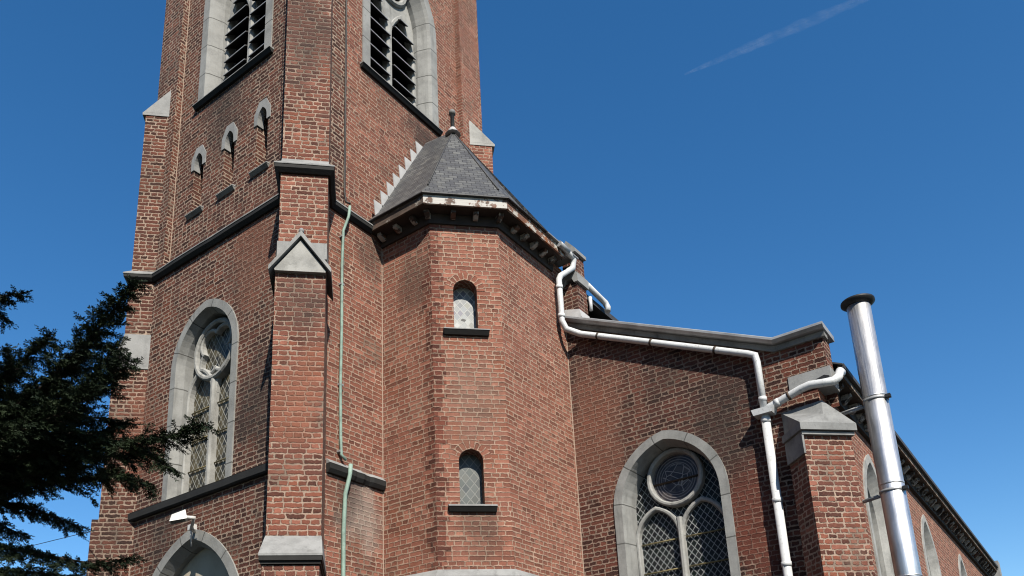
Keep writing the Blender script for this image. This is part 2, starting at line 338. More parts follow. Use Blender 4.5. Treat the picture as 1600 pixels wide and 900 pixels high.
def arch(c, a, z0, zs, h, n=10, cut=True):
    Rr = (a*a+h*h)/(2*a); d = Rr-a; th = math.atan2(h, d)
    L = [(c-a, z0)] if z0 < zs else []
    for i in range(n+1):
        q = math.pi-th*i/n; L.append((c+d+Rr*math.cos(q), zs+Rr*math.sin(q)))
    for i in range(1, n+1):
        q = th-th*i/n; L.append((c-d+Rr*math.cos(q), zs+Rr*math.sin(q)))
    if z0 < zs: L.append((c+a, z0))
    return L

def off(path, dist, closed=False):
    n = len(path); out = []
    for i in range(n):
        p = Vector(path[i]); a = b = None
        if i > 0 or closed: a = (p-Vector(path[i-1])).normalized()
        if i < n-1 or closed: b = (Vector(path[(i+1) % n])-p).normalized()
        na = Vector((-a.y, a.x)) if a else None; nb = Vector((-b.y, b.x)) if b else None
        if na and nb: m = (na+nb).normalized(); m = m/max(.35, m.dot(na))
        else: m = na or nb
        out.append(p+m*dist)
    return out

def sweep(mb, fr, path, prof, closed=False, smooth=False):
    path = [Vector(p) for p in path]; offs = {}
    rows = [[fr.p(q.x, q.y, w_) for q in off(path, l, closed)] for l, w_ in prof]
    cum = [0]
    for i in range(1, len(path)): cum.append(cum[-1]+(path[i]-path[i-1]).length)
    cum.append(cum[-1]+(path[0]-path[-1]).length)
    N = len(path) if closed else len(path)-1; K = len(prof)
    pc = [0]
    for i in range(K): pc.append(pc[-1]+math.hypot(prof[(i+1) % K][0]-prof[i][0], prof[(i+1) % K][1]-prof[i][1]))
    for i in range(N):
        j = (i+1) % len(path)
        for k_ in range(K):
            m_ = (k_+1) % K
            mb.face([rows[k_][i], rows[k_][j], rows[m_][j], rows[m_][i]], [(cum[i], pc[k_]), (cum[i+1], pc[k_]), (cum[i+1], pc[k_+1]), (cum[i], pc[k_+1])], smooth)
    if not closed:
        mb.face([r_[0] for r_ in rows]); mb.face([r_[-1] for r_ in rows])

def prism(mb, fr, poly, w0, w1):
    mb.hexa([fr.p(u, v, w0) for u, v in poly], [fr.p(u, v, w1) for u, v in poly])

def plan_sweep(mb, path, prof, closed=False):     # path counter-clockwise in plan, prof = (out, z)
    path = [Vector(p) for p in path]
    rows = [[(q.x, q.y, z) for q in off(path, -o_, closed)] for o_, z in prof]
    N = len(path) if closed else len(path)-1; K = len(prof)
    for i in range(N):
        j = (i+1) % len(path)
        for k_ in range(K): mb.face([rows[k_][i], rows[k_][j], rows[(k_+1) % K][j], rows[(k_+1) % K][i]])
    if not closed: mb.face([r_[0] for r_ in rows]); mb.face([r_[-1] for r_ in rows])

def thing(name, label, cat, loc=(0, 0, 0), group=None, kind=None):
    o = bpy.data.objects.new(name, None); COL.objects.link(o); o.location = loc; o.empty_display_size = .3
    o['label'] = label; o['category'] = cat
    if group: o['group'] = group
    bpy.context.view_layer.update(); return o
def tag(o, label, cat, group=None):
    o['label'] = label; o['category'] = cat
    if group: o['group'] = group
    return o
def node(name, parent, label=None):      # a part that only groups its sub-parts gets a mesh instead; kept for windows
    o = bpy.data.objects.new(name, None); COL.objects.link(o); o.parent = parent; o.matrix_parent_inverse = parent.matrix_world.inverted()
    if label: o['label'] = label
    bpy.context.view_layer.update(); return o
def part(mb, name, mat, parent, label=None):
    o = mb.build(name, M[mat], parent)
    if label: o['label'] = label
    return o
def struct(mb, name, mat):
    o = mb.build(name, M[mat]); o['kind'] = 'structure'; return o

Wn, Sn, Dn = (-1, 0), (0, -1), (-1, -1)
# ------------------------------------------------------------------ ground
g = MB(); g.face([(-4000, -4000, 0), (4000, -4000, 0), (4000, 4000, 0), (-4000, 4000, 0)]); struct(g, 'ground', 'ground')
g = MB(); g.face([(-12, -9, .004), (27, -9, .004), (27, 2.2, .004), (10.2, 2.2, .004), (10.2, 5.8, .004), (6.2, 7.4, .004), (6.2, 12, .004), (-12, 12, .004)]); struct(g, 'pavement', 'paving')

# ------------------------------------------------------------------ pointed windows
def surround(parent, fr, path, f=.13, s_=.10, d1=.16, D=.42, proud=.022, mat='stonej', name='surround'):
    mb = MB(); sweep(mb, fr, path, [(0, -.06), (0, proud), (-f, proud), (-f-s_*.35, proud-.05), (-f-s_, -d1), (-f-s_, -D), (-f, -D), (-f, -.06)]); return part(mb, name, mat, parent)
def bar(mb, fr, path, wd, w0, w1, closed=False):
    c = wd*.28; sweep(mb, fr, path, [(wd/2, w0), (wd/2, w1-c), (wd/2-c, w1), (-wd/2+c, w1), (-wd/2, w1-c), (-wd/2, w0)], closed)
def circle(c, z, r, n=28): return [(c+r*math.cos(2*math.pi*i/n), z+r*math.sin(2*math.pi*i/n)) for i in range(n)]

def sill(parent, fr, u0, u1, z0, zf, zb, out_, back=-.3, names=('sill', 'sill_nosing'), low='nosing'):
    b = MB(); zz = zf-.014
    b.hexa([fr.p(u0, zz, back), fr.p(u1, zz, back), fr.p(u1, zz, out_), fr.p(u0, zz, out_)], [fr.p(u0, zb, back), fr.p(u1, zb, back), fr.p(u1, zf, out_), fr.p(u0, zf, out_)]); part(b, names[0], 'stone', parent)
    b = MB(); i_ = .012
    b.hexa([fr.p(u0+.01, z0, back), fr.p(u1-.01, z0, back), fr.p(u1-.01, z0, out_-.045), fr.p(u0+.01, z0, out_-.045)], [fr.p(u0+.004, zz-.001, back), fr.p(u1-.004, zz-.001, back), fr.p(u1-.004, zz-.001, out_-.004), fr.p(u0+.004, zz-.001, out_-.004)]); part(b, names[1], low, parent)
def gothic(parent, fr, c, a, z0, zs, h, f, s_, D, lan_z, lan_h, ring, glass, name, cusps=False, cross=(), louvre=False, barmat='yellowbar', label=None, mull=.10, plate=False):
    out = arch(c, a, z0, zs, h, 12); ai = a-f-s_
    win = surround(parent, fr, out, f, s_, D-.16, D+.1, name=name)
    if label: win['label'] = label
    inner = [tuple(q) for q in off(out, -(f+s_))]; inner[0] = (inner[0][0], z0); inner[-1] = (inner[-1][0], z0)
    t = MB(); wt0, wt1 = -D-.02, -D+.12
    hw = ai-mull*.0
    bar(t, fr, [(c, z0), (c, lan_z+lan_h*.55)], mull, wt0, wt1)
    la = hw/2
    for sgn in (-1, 1):
        p = arch(c+sgn*la, la-.012, lan_z-.02, lan_z, lan_h, 8)
        bar(t, fr, p, mull*.8, wt0, wt1-.012*(sgn+2))
    bar(t, fr, [(c-hw+.02, z0), (c-hw+.02, lan_z)], mull*.7, wt0, wt1-.008); bar(t, fr, [(c+hw-.02, z0), (c+hw-.02, lan_z)], mull*.7, wt0, wt1-.008)
    rz, rr = ring
    bar(t, fr, list(reversed(circle(c, rz, rr))), mull*.85, wt0, wt1+.008, True)
    if cusps:
        for q in range(4):
            an = math.pi/4+q*math.pi/2; cx, cz = c+rr*.47*math.cos(an), rz+rr*.47*math.sin(an)
            pts = [(cx+rr*.46*math.cos(an-x), cz+rr*.46*math.sin(an-x)) for x in np.linspace(-1.72, 1.72, 14)]
            bar(t, fr, pts, mull*.62, wt0, wt1-.02-.004*q)
    if plate:
        op = [tuple(q) for q in inner if q[1] >= lan_z]
        op = [(c-ai+.01, lan_z)]+op+[(c+ai-.01, lan_z)]
        for sgn in (1, -1):
            op += [q for q in reversed(arch(c+sgn*la, la-.05, lan_z, lan_z, lan_h-.05, 8))]
        clean = [op[0]]
        for q in op[1:]:
            if math.hypot(q[0]-clean[-1][0], q[1]-clean[-1][1]) > .004: clean.append(q)
        wall(t, fr, clean, [circle(c, rz, rr)], -D+.07, .16)
    part(t, 'tracery', 'stonew', win)
    if louvre:
        l = MB(); lit_edge = MB(); rngz = np.arange(z0+.02, zs+h-.15, .285)
        for sgn in (-1, 1):
            for i, zz in enumerate(rngz):
                top = lan_z+lan_h
                def half(zv):
                    if zv < lan_z: return la-.045
                    Rr = (la*la+lan_h*lan_h)/(2*la); dd = zv-lan_z
                    return max(0, math.sqrt(max(0, Rr*Rr-dd*dd))-(Rr-la))-.03
                hh = half(zz+.05)
                if hh < .06: continue
                jj = random.uniform(-.012, .012)
                lit_edge = MB(); lit_edge.hexa([fr.p(c+sgn*la-hh, zz+jj+.004, -D+.152), fr.p(c+sgn*la+hh, zz+.004, -D+.152), fr.p(c+sgn*la+hh, zz+.004, -D+.158), fr.p(c+sgn*la-hh, zz+jj+.004, -D+.158)], [fr.p(c+sgn*la-hh, zz+jj+.021, -D+.152), fr.p(c+sgn*la+hh, zz+.021, -D+.152), fr.p(c+sgn*la+hh, zz+.021, -D+.158), fr.p(c+sgn*la-hh, zz+jj+.021, -D+.158)]); part(lit_edge, 'louvre_lit_edge', 'zinc', win)  # pale strip paints in the sunlight caught by the slat's front edge
                l.hexa([fr.p(c+sgn*la-hh, zz+jj, -D+.15), fr.p(c+sgn*la+hh, zz, -D+.15), fr.p(c+sgn*la+hh, zz+.36, -D-.30), fr.p(c+sgn*la-hh, zz+.36, -D-.30)],
                       [fr.p(c+sgn*la-hh, zz+.024+jj, -D+.15), fr.p(c+sgn*la+hh, zz+.024, -D+.15), fr.p(c+sgn*la+hh, zz+.384, -D-.30), fr.p(c+sgn*la-hh, zz+.384, -D-.30)])
        for zz in np.arange(rz-rr*.7, rz+rr*.8, .2):
            hh = math.sqrt(max(0.01, rr*rr*.8-(zz-rz)**2))
            l.hexa([fr.p(c-hh, zz, -D+.06), fr.p(c+hh, zz, -D+.06), fr.p(c+hh, zz+.2, -D-.12), fr.p(c-hh, zz+.2, -D-.12)],
                   [fr.p(c-hh, zz+.024, -D+.06), fr.p(c+hh, zz+.024, -D+.06), fr.p(c+hh, zz+.224, -D-.12), fr.p(c-hh, zz+.224, -D-.12)])
        part(l, 'louvre', 'louvre', win)
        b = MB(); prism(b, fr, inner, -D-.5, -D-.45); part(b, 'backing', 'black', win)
    else:
        gmb = MB(); gl = [fr.p(u, v, -D+.01) for u, v in inner]; gmb.face(gl, [(u-c, v) for u, v in inner]); o = gmb.build('glass', M[glass], win)
        for zz in cross:
            for sgn in (-1, 1): bb = MB(); bb.tube([fr.p(c+sgn*la-la+.05, zz, -D+.035), fr.p(c+sgn*la+la-.05, zz, -D+.035)], .011, 6); part(bb, 'saddle_bar', barmat, win)
    return win

def lerp(a, b, t): return a+(b-a)*t
# ================================================================== church tower
X0, Y0, X1, Y1 = 6.36, 7.52, 10.52, 11.34
tower = thing('church_tower', 'tall square dark red brick church tower with belfry louvres and corner buttresses', 'church tower', ((X0+X1)/2, (Y0+Y1)/2, 0))
FW, FS = Fr((X0, 0), Wn), Fr((0, Y0), Sn)
PW, PS = Fr((X0+.11, 0), Wn), Fr((0, Y0+.11), Sn)
ZS = 9.30
wc = 9.535                                  # lower window, u = -y on the west face
hole_w = arch(-wc, .755, 5.44, 7.45, .88, 12); hole_p = arch(-9.565, 1.19, .0, 3.43, 1.49, 12)
lw = MB()
hole_p2 = [(u, max(v, .02)) for u, v in hole_p]
hole_w2 = arch(-wc, .70, 5.44, 7.45, .82, 12); hole_p3 = [(u, max(v, .02)) for u, v in arch(-9.565, 1.12, .0, 3.43, 1.42, 12)]
wall(lw, FW, [(-Y1, 0), (-Y0, 0), (-Y0, ZS), (-Y1, ZS)], [hole_w2, hole_p3])
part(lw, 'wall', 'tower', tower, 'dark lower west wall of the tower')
lw = MB()
wall(lw, FS, [(X0, 0), (X1, 0), (X1, ZS), (X0, ZS)])
part(lw, 'wall', 'south', tower, 'sunlit lower south wall of the tower')
lw = MB()
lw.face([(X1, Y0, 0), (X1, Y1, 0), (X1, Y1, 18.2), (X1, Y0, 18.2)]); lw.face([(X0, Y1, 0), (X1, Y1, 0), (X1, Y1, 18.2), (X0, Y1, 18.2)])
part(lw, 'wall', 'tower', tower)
# upper stage
ZT = 18.2
pa = [(X0, Y0, 7.07, 8.06), (X0, 10.77, 7.0, Y1), (9.93, Y0, X1, 8.1)]
for i, (xa, ya, xb, yb) in enumerate(pa):
    q = MB(); e = .003
    q.box(xa, xb-(e if i == 2 else 0), ya, yb-(e if i == 1 else 0), ZS, ZT); part(q, 'corner_pilaster', ['tower', 'tower', 'south'][i], tower)
slits = [10.16, 9.385, 8.61]
def lancet(c, a, z0, zs, h): return arch(c, a, z0, zs, h, 6)
bw_c, bs_c = 9.375, 8.445
bh_w = arch(-bw_c, .83, 12.26, 14.25, 1.32, 12); bh_s = arch(bs_c, .83, 12.3, 14.25, 1.32, 12)
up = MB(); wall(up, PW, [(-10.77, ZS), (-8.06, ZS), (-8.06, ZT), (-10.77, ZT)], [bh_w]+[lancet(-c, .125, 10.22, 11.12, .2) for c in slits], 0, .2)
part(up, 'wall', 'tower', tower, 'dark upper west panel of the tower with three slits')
up = MB(); wall(up, PS, [(7.07, ZS), (9.93, ZS), (9.93, ZT), (7.07, ZT)], [bh_s], 0, .12)
part(up, 'wall', 'south', tower, 'sunlit upper south panel of the tower')
for c in slits:
    o = MB(); b = lancet(-c, .13, 10.21, 11.12, .2); o.face([PW.p(u, v, -.2) for u, v in b]); sl_o = part(o, 'slit_window', 'tower', tower)
    hd = MB(); outl = [(-c-.185, 11.02), (-c-.185, 11.22), (-c-.08, 11.41), (-c+.08, 11.41), (-c+.185, 11.22), (-c+.185, 11.02)]
    inn = [p for p in arch(-c, .105, 11.02, 11.1, .19, 5)]
    poly = outl+list(reversed(inn)); prism(hd, PW, list(reversed(poly)), -.1, .015); part(hd, 'stone_head', 'stone', sl_o)
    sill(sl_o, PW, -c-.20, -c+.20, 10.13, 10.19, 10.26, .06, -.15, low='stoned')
    dk = MB(); dk.face([PW.p(u, v, -.195) for u, v in arch(-c-.05, .045, 10.5, 11.1, .14, 5)]); part(dk, 'opening', 'black', sl_o)
for fr, c, zz, lb in ((PW, -bw_c, 12.26, 'belfry window of the shaded west face'), (PS, bs_c, 12.3, 'belfry window of the sunlit south face')):
    wn_ = gothic(tower, fr, c, .91, zz, 14.25, 1.42, .16, .11, .36, 13.75, .75, (15.02, .40), None, 'belfry_window', louvre=True, label=lb, mull=.12, plate=True)
    sill(wn_, fr, c-.96, c+.96, zz-.07, zz+.0, zz+.10, .085)
# lower window and portal
lowin = gothic(tower, FW, -wc, .765, 5.42, 7.45, .89, .12, .045, .26, 6.98, .42, (7.63, .44), 'glass_tower', 'window', cusps=True, cross=(5.9, 6.35, 6.8), barmat='yellowbar', label='tall traceried window over the tower portal', mull=.085)
po = MB(); pth = arch(-9.565, 1.19, .02, 3.43, 1.49, 14)
portal = surround(tower, FW, pth, .135, .08, .12, .34, name='portal'); portal['label'] = 'pointed stone portal at the tower foot'
q = [tuple(x) for x in off(pth, -.212)]
ty = MB(); ty.face([FW.p(u, v, -.20) for u, v in [p for p in q if p[1] > 2.6]]); part(ty, 'tympanum', 'plaster', portal)
dr = MB(); prism(dr, FW, [(-9.565-.78, .02), (-9.565+.78, .02), (-9.565+.78, 2.62), (-9.565-.78, 2.62)], -.30, -.19); part(dr, 'door', 'door', portal)
# string courses
c2 = math.sqrt(.5)
def diag_sw(c, e_mid=-1.12, hw=.30): # two front corners (left/north-west, right/south-east) of the south-west pier
    s_ = hw*2*c2
    return ((c+e_mid-s_)/2, (c-e_mid+s_)/2), ((c+e_mid+s_)/2, (c-e_mid-s_)/2)
def pier_ring(c, back=14.1):
    L_, Rr = diag_sw(c); k_ = (back-c)/2
    return [L_, Rr, (Rr[0]+k_, Rr[1]+k_), (L_[0]+k_, L_[1]+k_)]
PIER = tower
stages = [(0, 3.86, 12.78), (4.24, 7.62, 13.14), (8.10, 9.22, 13.44), (9.38, ZT+.6, 13.56)]
pr = MB()
for z0, z1, c in stages: pr.plan(pier_ring(c), z0, z1)
pr_o = part(pr, 'corner_buttress', 'pier', tower, 'front corner buttress facing the viewer')
# sloped cap stone
def slope_cap(mb, ring_lo, ring_hi, z0, z1, z2):
    mb.hexa([(x, y, z0) for x, y in ring_lo], [(x, y, z1) for x, y in ring_lo]); mb.hexa([(x, y, z1+.001) for x, y in ring_lo], [(x, y, z2) for x, y in ring_hi])
def pier_ring2(c, hw, back=14.1, e_mid=-1.12):
    L_, Rr = diag_sw(c, e_mid, hw); k_ = (back-c)/2
    return [L_, Rr, (Rr[0]+k_, Rr[1]+k_), (L_[0]+k_, L_[1]+k_)]
cp = MB(); slope_cap(cp, pier_ring2(12.70, .335), pier_ring2(13.14, .305), 3.955, 3.975, 4.26); part(cp, 'weathering_stone', 'stone', pr_o)
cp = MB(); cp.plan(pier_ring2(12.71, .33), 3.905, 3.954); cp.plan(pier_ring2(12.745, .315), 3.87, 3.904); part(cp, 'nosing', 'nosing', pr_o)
# gabled weathering
gb = MB(); fd = Fr(((13.06-1.12)/2, (13.06+1.12)/2), Dn)
gable = [(-.36, 7.60), (.36, 7.60), (.36, 7.64), (0, 8.12), (-.36, 7.64)]
prism(gb, fd, [(-.30, 7.60), (.30, 7.60), (.31, 7.62), (0, 8.04), (-.31, 7.62)], -.30, 0)
part(gb, 'gable_stone', 'stonew', pr_o)
gr = MB()
for sg in (-1, 1):
    a_ = [(sg*.372, 7.575), (sg*.372, 7.635), (0, 8.15), (0, 8.075)]
    if sg < 0: a_ = list(reversed(a_))
    prism(gr, fd, a_, -.62, .05)
b_ = pier_ring2(13.30, .305); gr.plan(b_, 7.9, 8.13)
part(gr, 'gable_coping', 'stone', pr_o)
fn = MB(); ctr = fd.p(0, 8.185, -.02)
for i in range(5):
    for j in range(8):
        def sp(i_, j_): t_, f_ = math.pi*i_/5, 2*math.pi*j_/8; return ctr+Vector((math.sin(t_)*math.cos(f_), math.sin(t_)*math.sin(f_), math.cos(t_)*1.1))*.036
        fn.face([sp(i, j), sp(i+1, j), sp(i+1, j+1), sp(i, j+1)], None, True)
part(fn, 'finial', 'stone', pr_o)
# north-west and south-east diagonal buttresses (profile in e = y - x)
def dbutt(cx, cy, axis, prof, hw, mat, lab, capmat='stone', caps=()):
    fr = Fr((cx, cy), axis); mb = MB()
    for z0, z1, o_ in prof: mb.hexa([fr.p(-hw, z0, -.5), fr.p(hw, z0, -.5), fr.p(hw, z0, o_), fr.p(-hw, z0, o_)], [fr.p(-hw, z1, -.5), fr.p(hw, z1, -.5), fr.p(hw, z1, o_), fr.p(-hw, z1, o_)])
    bo = part(mb, 'corner_buttress', mat, tower, lab)
    for z0, z1, o0, o1 in caps:
        c_ = MB(); h2 = hw+.012
        c_.hexa([fr.p(-h2, z0, -.5), fr.p(h2, z0, -.5), fr.p(h2, z0, o0+.05), fr.p(-h2, z0, o0+.05)], [fr.p(-h2, z0+.05, -.5), fr.p(h2, z0+.05, -.5), fr.p(h2, z0+.05, o0+.05), fr.p(-h2, z0+.05, o0+.05)])
        c_.hexa([fr.p(-h2, z0+.052, -.5), fr.p(h2, z0+.052, -.5), fr.p(h2, z0+.052, o0+.04), fr.p(-h2, z0+.052, o0+.04)], [fr.p(-h2, z1, -.5), fr.p(h2, z1, -.5), fr.p(h2, z1, o1), fr.p(-h2, z1, o1)])
        part(c_, 'weathering_stone', capmat, bo)
    return bo
e0 = (Y1-X0)/1.41421
def ev(e): return e/1.41421-e0
dbutt(X0, Y1, (-1, 1), [(0, 5.35, ev(5.42)), (5.35, 7.74, ev(5.29)), (8.28, 9.24, ev(5.12)), (9.36, 12.40, ev(5.10))], .27, 'tower', 'far left corner buttress behind the conifer',
      caps=[(7.72, 8.30, ev(5.29), ev(5.12)), (12.37, 12.92, ev(5.10), ev(4.58))])
dbutt(X1, Y0, (1, -1), [(0, 12.55, .12)], .27, 'south', 'right corner buttress of the tower behind the turret roof', 'stonew', caps=[(12.50, 13.02, .12, -.26)])
def string(path, prof_top, prof_low, lab):
    fine_ = [path[0]]
    for a_, b_ in zip(path[:-1], path[1:]):
        a_, b_ = Vector(a_), Vector(b_); n_ = max(1, int((b_-a_).length/.3)); nn = Vector((-(b_-a_).y, (b_-a_).x)).normalized()
        for i_ in range(1, n_+1): fine_.append(tuple(lerp(a_, b_, i_/n_)+(nn*random.uniform(-.007, .007) if i_ < n_ else nn*0)))
    path = fine_
    t_ = MB(); plan_sweep(t_, path, prof_top); o_ = part(t_, 'string_course', 'stone', tower, lab)
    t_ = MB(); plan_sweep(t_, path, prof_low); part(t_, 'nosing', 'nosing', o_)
pl, prr = diag_sw(13.44)
eL, eR = pl[0]-pl[1], prr[0]-prr[1]
nwf, nwb = 17.70-.27*1.41421, 17.70+.27*1.41421
spath = [((nwb-5.12)/2, (nwb+5.12)/2), ((nwf-5.12)/2, (nwf+5.12)/2), (X0, nwf-X0), (X0, X0-eL), pl, prr, (Y0+eR, Y0), (7.60, Y0)]
string(spath, [(-.05, 9.312), (.085, 9.312), (.085, 9.33), (-.02, 9.43), (-.12, 9.43)], [(-.05, 9.215), (.03, 9.215), (.075, 9.262), (.078, 9.311), (-.05, 9.311)], 'moulded stone band round the tower under the slit windows')
cp = MB(); cp.hexa([(x, y, 9.335) for x, y in pier_ring2(13.41, .31)], [(x, y, 9.52) for x, y in pier_ring2(13.56, .302)]); part(cp, 'weathering_stone', 'stone', pr_o)
pl2, pr2 = diag_sw(13.14)
string([(X0, 11.2), (X0, pl2[1]+(X0-pl2[0])+.001)], [(-.05, 5.432), (.075, 5.432), (.0, 5.462), (-.05, 5.462)], [(-.05, 5.315), (.05, 5.315), (.07, 5.335), (.072, 5.431), (-.05, 5.431)], 'dark sill band under the tower window')
string([(Y0+pr2[0]-pr2[1]+.002, Y0), (7.26, Y0), (7.30, Y0+.012), (7.42, Y0+.004), (7.47, Y0+.02), (7.56, Y0+.024), (7.62, Y0+.004), (7.83, Y0-.002)], [(-.08, 5.452), (.075, 5.452), (.0, 5.52), (-.08, 5.52)], [(-.08, 5.31), (.04, 5.33), (.07, 5.38), (.074, 5.451), (-.08, 5.451)], 'chipped stone band beside the turret')
rf = MB(); cx, cy = (X0+X1)/2, (Y0+Y1)/2
rf.box(X0-.2, X1+.2, Y0-.2, Y1+.2, ZT, ZT+.35); part(rf, 'cornice', 'stone', tower)
rf = MB(); bs = [(X0-.1, Y0-.1, ZT+.36), (X1+.1, Y0-.1, ZT+.36), (X1+.1, Y1+.1, ZT+.36), (X0-.1, Y1+.1, ZT+.36)]
for i in range(4): rf.face([bs[i], bs[(i+1) % 4], (cx, cy, ZT+9)])
part(rf, 'spire', 'slate', tower)

# ================================================================== stair turret
turret = thing('stair_turret', 'rosy brick stair turret with slate roof and two small arched windows', 'stair turret', (8.8, 6.8, 0))
A_, B_, C_, D_ = (7.844, Y0), (7.844, 6.59), (8.525, 5.909), (10.27, 5.909)
ZE = 9.30
FD = Fr(((7.844+8.525)/2, (6.59+5.909)/2), Dn)
FTW, FTS = Fr((7.844, 0), Wn), Fr((0, 5.909), Sn)
def round_win(zb, zs, a, c): return [(c-a, zb)]+[(c-a*math.cos(math.pi*i/12), zs+a*math.sin(math.pi*i/12)) for i in range(13)]+[(c+a, zb)]
hwD = .962/2
def uof(x): return (x-(7.844+8.525)/2)*1.41421
wins = [(7.44, 8.06, .165, uof(8.172), 'glass_turret_up', 'upper small arched window of the turret with pale diamond panes'), (4.92, 5.54, .160, uof(8.172), 'glass_turret_low', 'lower small arched window of the turret with grey green panes')]
tw = MB()
wall(tw, FTW, [(-Y0, 0), (-6.59, 0), (-6.59, ZE), (-Y0, ZE)])
wall(tw, FD, [(-hwD, 0), (hwD, 0), (hwD, ZE), (-hwD, ZE)], [round_win(zb, zs, a, c) for zb, zs, a, c, *_ in wins], 0, .21)
wall(tw, FTS, [(8.525, 0), (10.27, 0), (10.27, ZE), (8.525, ZE)])
part(tw, 'wall', 'turret', turret)
for zb, zs, a, c, gm, lb in wins:
    gl = MB(); L_ = round_win(zb, zs, a+.01, c); gl.face([FD.p(u, v, -.195) for u, v in L_], [(u-c, v-zb) for u, v in L_]); wo = part(gl, 'window', gm, turret, lb)
    sill(wo, FD, c-.315, c+.315, zb-.088, zb-.012, zb+.03, .085, -.02)
    sb = MB(); sb.hexa([FD.p(c-a+.002, zb-.06, -.2), FD.p(c+a-.002, zb-.06, -.2), FD.p(c+a-.002, zb-.06, -.021), FD.p(c-a+.002, zb-.06, -.021)],
            [FD.p(c-a+.002, zb+.055, -.2), FD.p(c+a-.002, zb+.055, -.2), FD.p(c+a-.002, zb+.032, -.021), FD.p(c-a+.002, zb+.032, -.021)])
    part(sb, 'inner_sill', 'stone', wo)
    ab = MB(); n = 18
    for i in range(n):
        t0, t1 = math.pi*i/n, math.pi*(i+1)/n
        r0, r1 = a, a+.115
        P_ = [(c-r0*math.cos(t0), zs+r0*math.sin(t0)), (c-r0*math.cos(t1), zs+r0*math.sin(t1)), (c-r1*math.cos(t1), zs+r1*math.sin(t1)), (c-r1*math.cos(t0), zs+r1*math.sin(t0))]
        l0, l1 = t0*(a+.057), t1*(a+.057)
        ab.face([FD.p(u, v, .004) for u, v in P_], [(0, l0), (0, l1), (.112, l1), (.112, l0)])
    part(ab, 'brick_arch', 'turret', wo)
    if gm == 'glass_turret_up':
        hl = MB(); hz = zb+.27; hl.face([FD.p(c-.01+.035*math.cos(q), hz+.02*math.sin(q)+.006*math.cos(3*q), -.192) for q in np.linspace(0, 6.0, 9)]); part(hl, 'broken_pane', 'black', wo)
k = NT('mortar_fillet'); M['fillet'] = k.set(Base_Color=(.44, .32, .24), Roughness=.9)
for x, y, z0, z1, a_ in ((7.844, Y0, 4.1, 9.2, .010), (10.27, 5.909, .1, 8.3, .010)):
    mb = MB(); mb.hexa([(x-a_, y-.001, z0), (x+.001, y-a_, z0), (x+.002, y+.002, z0)], [(x-a_, y-.001, z1), (x+.001, y-a_, z1), (x+.002, y+.002, z1)]); part(mb, 'corner_pointing', 'fillet', turret)
mb = MB(); a_ = .009; mb.hexa([(X0+.11-a_, 10.769, 9.44), (X0+.111, 10.77-a_, 9.44), (X0+.112, 10.772, 9.44)], [(X0+.11-a_, 10.769, ZT), (X0+.111, 10.77-a_, ZT), (X0+.112, 10.772, ZT)]); part(mb, 'corner_pointing', 'fillet', tower)
q = MB()
def ragged(fr, ua, ub, sg, z0, z1):
    z = z0-(z0 % .0655)
    while z < z1:
        l_ = random.choice((.11, .11, .17, .05)); a, b = (ua, ua+sg*l_)
        q.face([fr.p(min(a, b), max(z, z0), .0025), fr.p(max(a, b), max(z, z0), .0025), fr.p(max(a, b), min(z+.0655, z1), .0025), fr.p(min(a, b), min(z+.0655, z1), .0025)]); z += .0655
ragged(FTW, -6.59, 0, -1, 4.1, 9.1); ragged(FD, -hwD, 0, 1, 4.1, 9.1); part(q, 'quoin', 'quoin', turret, 'darker red brick corner of the turret')
# base ledge
lg = MB(); plan_sweep(lg, [(7.75, 7.4), (7.83, 6.58), (8.52, 5.89), (9.35, 5.89)], [(-.1, 3.88), (.09, 3.88), (.09, 3.98), (0.0, 4.08), (-.1, 4.08)]); part(lg, 'ledge', 'stone', turret)
lg = MB(); lg.plan([(7.80, 7.5), (7.80, 6.56), (8.50, 5.86), (9.34, 5.86), (9.34, 5.95), (8.6, 6.0), (7.9, 6.7), (7.9, 7.5)], 0, 3.879); part(lg, 'plinth', 'turret', turret)
# eaves
eo = .265
epath = [(7.844, Y0-.01), B_, C_, (9.95, 5.909)]
sf = MB(); plan_sweep(sf, epath, [(-.05, 9.245), (eo-.03, 9.245), (eo-.03, 9.27), (-.05, 9.27)]); part(sf, 'soffit', 'soffit', turret)
fo = off([Vector(p) for p in epath], -eo); fi = off([Vector(p) for p in epath], -(eo-.028))
for i, mt in enumerate(('fasciab', 'fasciaw', 'fasciao')):
    f_ = MB(); q = [fo[i], fo[i+1], fi[i+1], fi[i]]; f_.hexa([(p.x, p.y, 9.245) for p in q], [(p.x, p.y, 9.385) for p in q]); part(f_, 'fascia', mt, turret, ['bare weathered fascia board on the left of the eaves', 'peeling white fascia board on the front of the eaves', 'rotten orange fascia board on the right of the eaves'][i])
wb = MB(); plan_sweep(wb, epath, [(-.03, 9.10), (.03, 9.10), (.05, 9.243), (-.03, 9.243)]); part(wb, 'eaves_moulding', 'soffit', turret)
def bracket(p, n, nm='bracket', par=turret, z=9.243, dp=.17, hh=.085, wd=.07, mat='bracket'):
    n = Vector((n[0], n[1], 0)).normalized(); t = Vector((-n.y, n.x, 0)); p = Vector((p[0], p[1], 0)); b = MB()
    prf = [(0.05, z), (dp, z), (dp, z-.045), (dp-.03, z-.06), (.09, z-hh), (.05, z-hh)]
    b.hexa([p+n*o_+t*wd/2+Vector((0, 0, zz)) for o_, zz in prf], [p+n*o_-t*wd/2+Vector((0, 0, zz)) for o_, zz in prf]); part(b, nm, mat, par)
for i in range(3): bracket((7.844, 6.80+i*.31), Wn)
bracket((7.844+.02, 6.61), (-1, -.45)); 
for i in range(2): q = (i+1)/3; bracket((7.844+.681*q, 6.59-.681*q), Dn)
bracket((8.525-.01, 5.92), (-.45, -1))
for i in range(5): bracket((8.82+i*.25, 5.909), Sn)
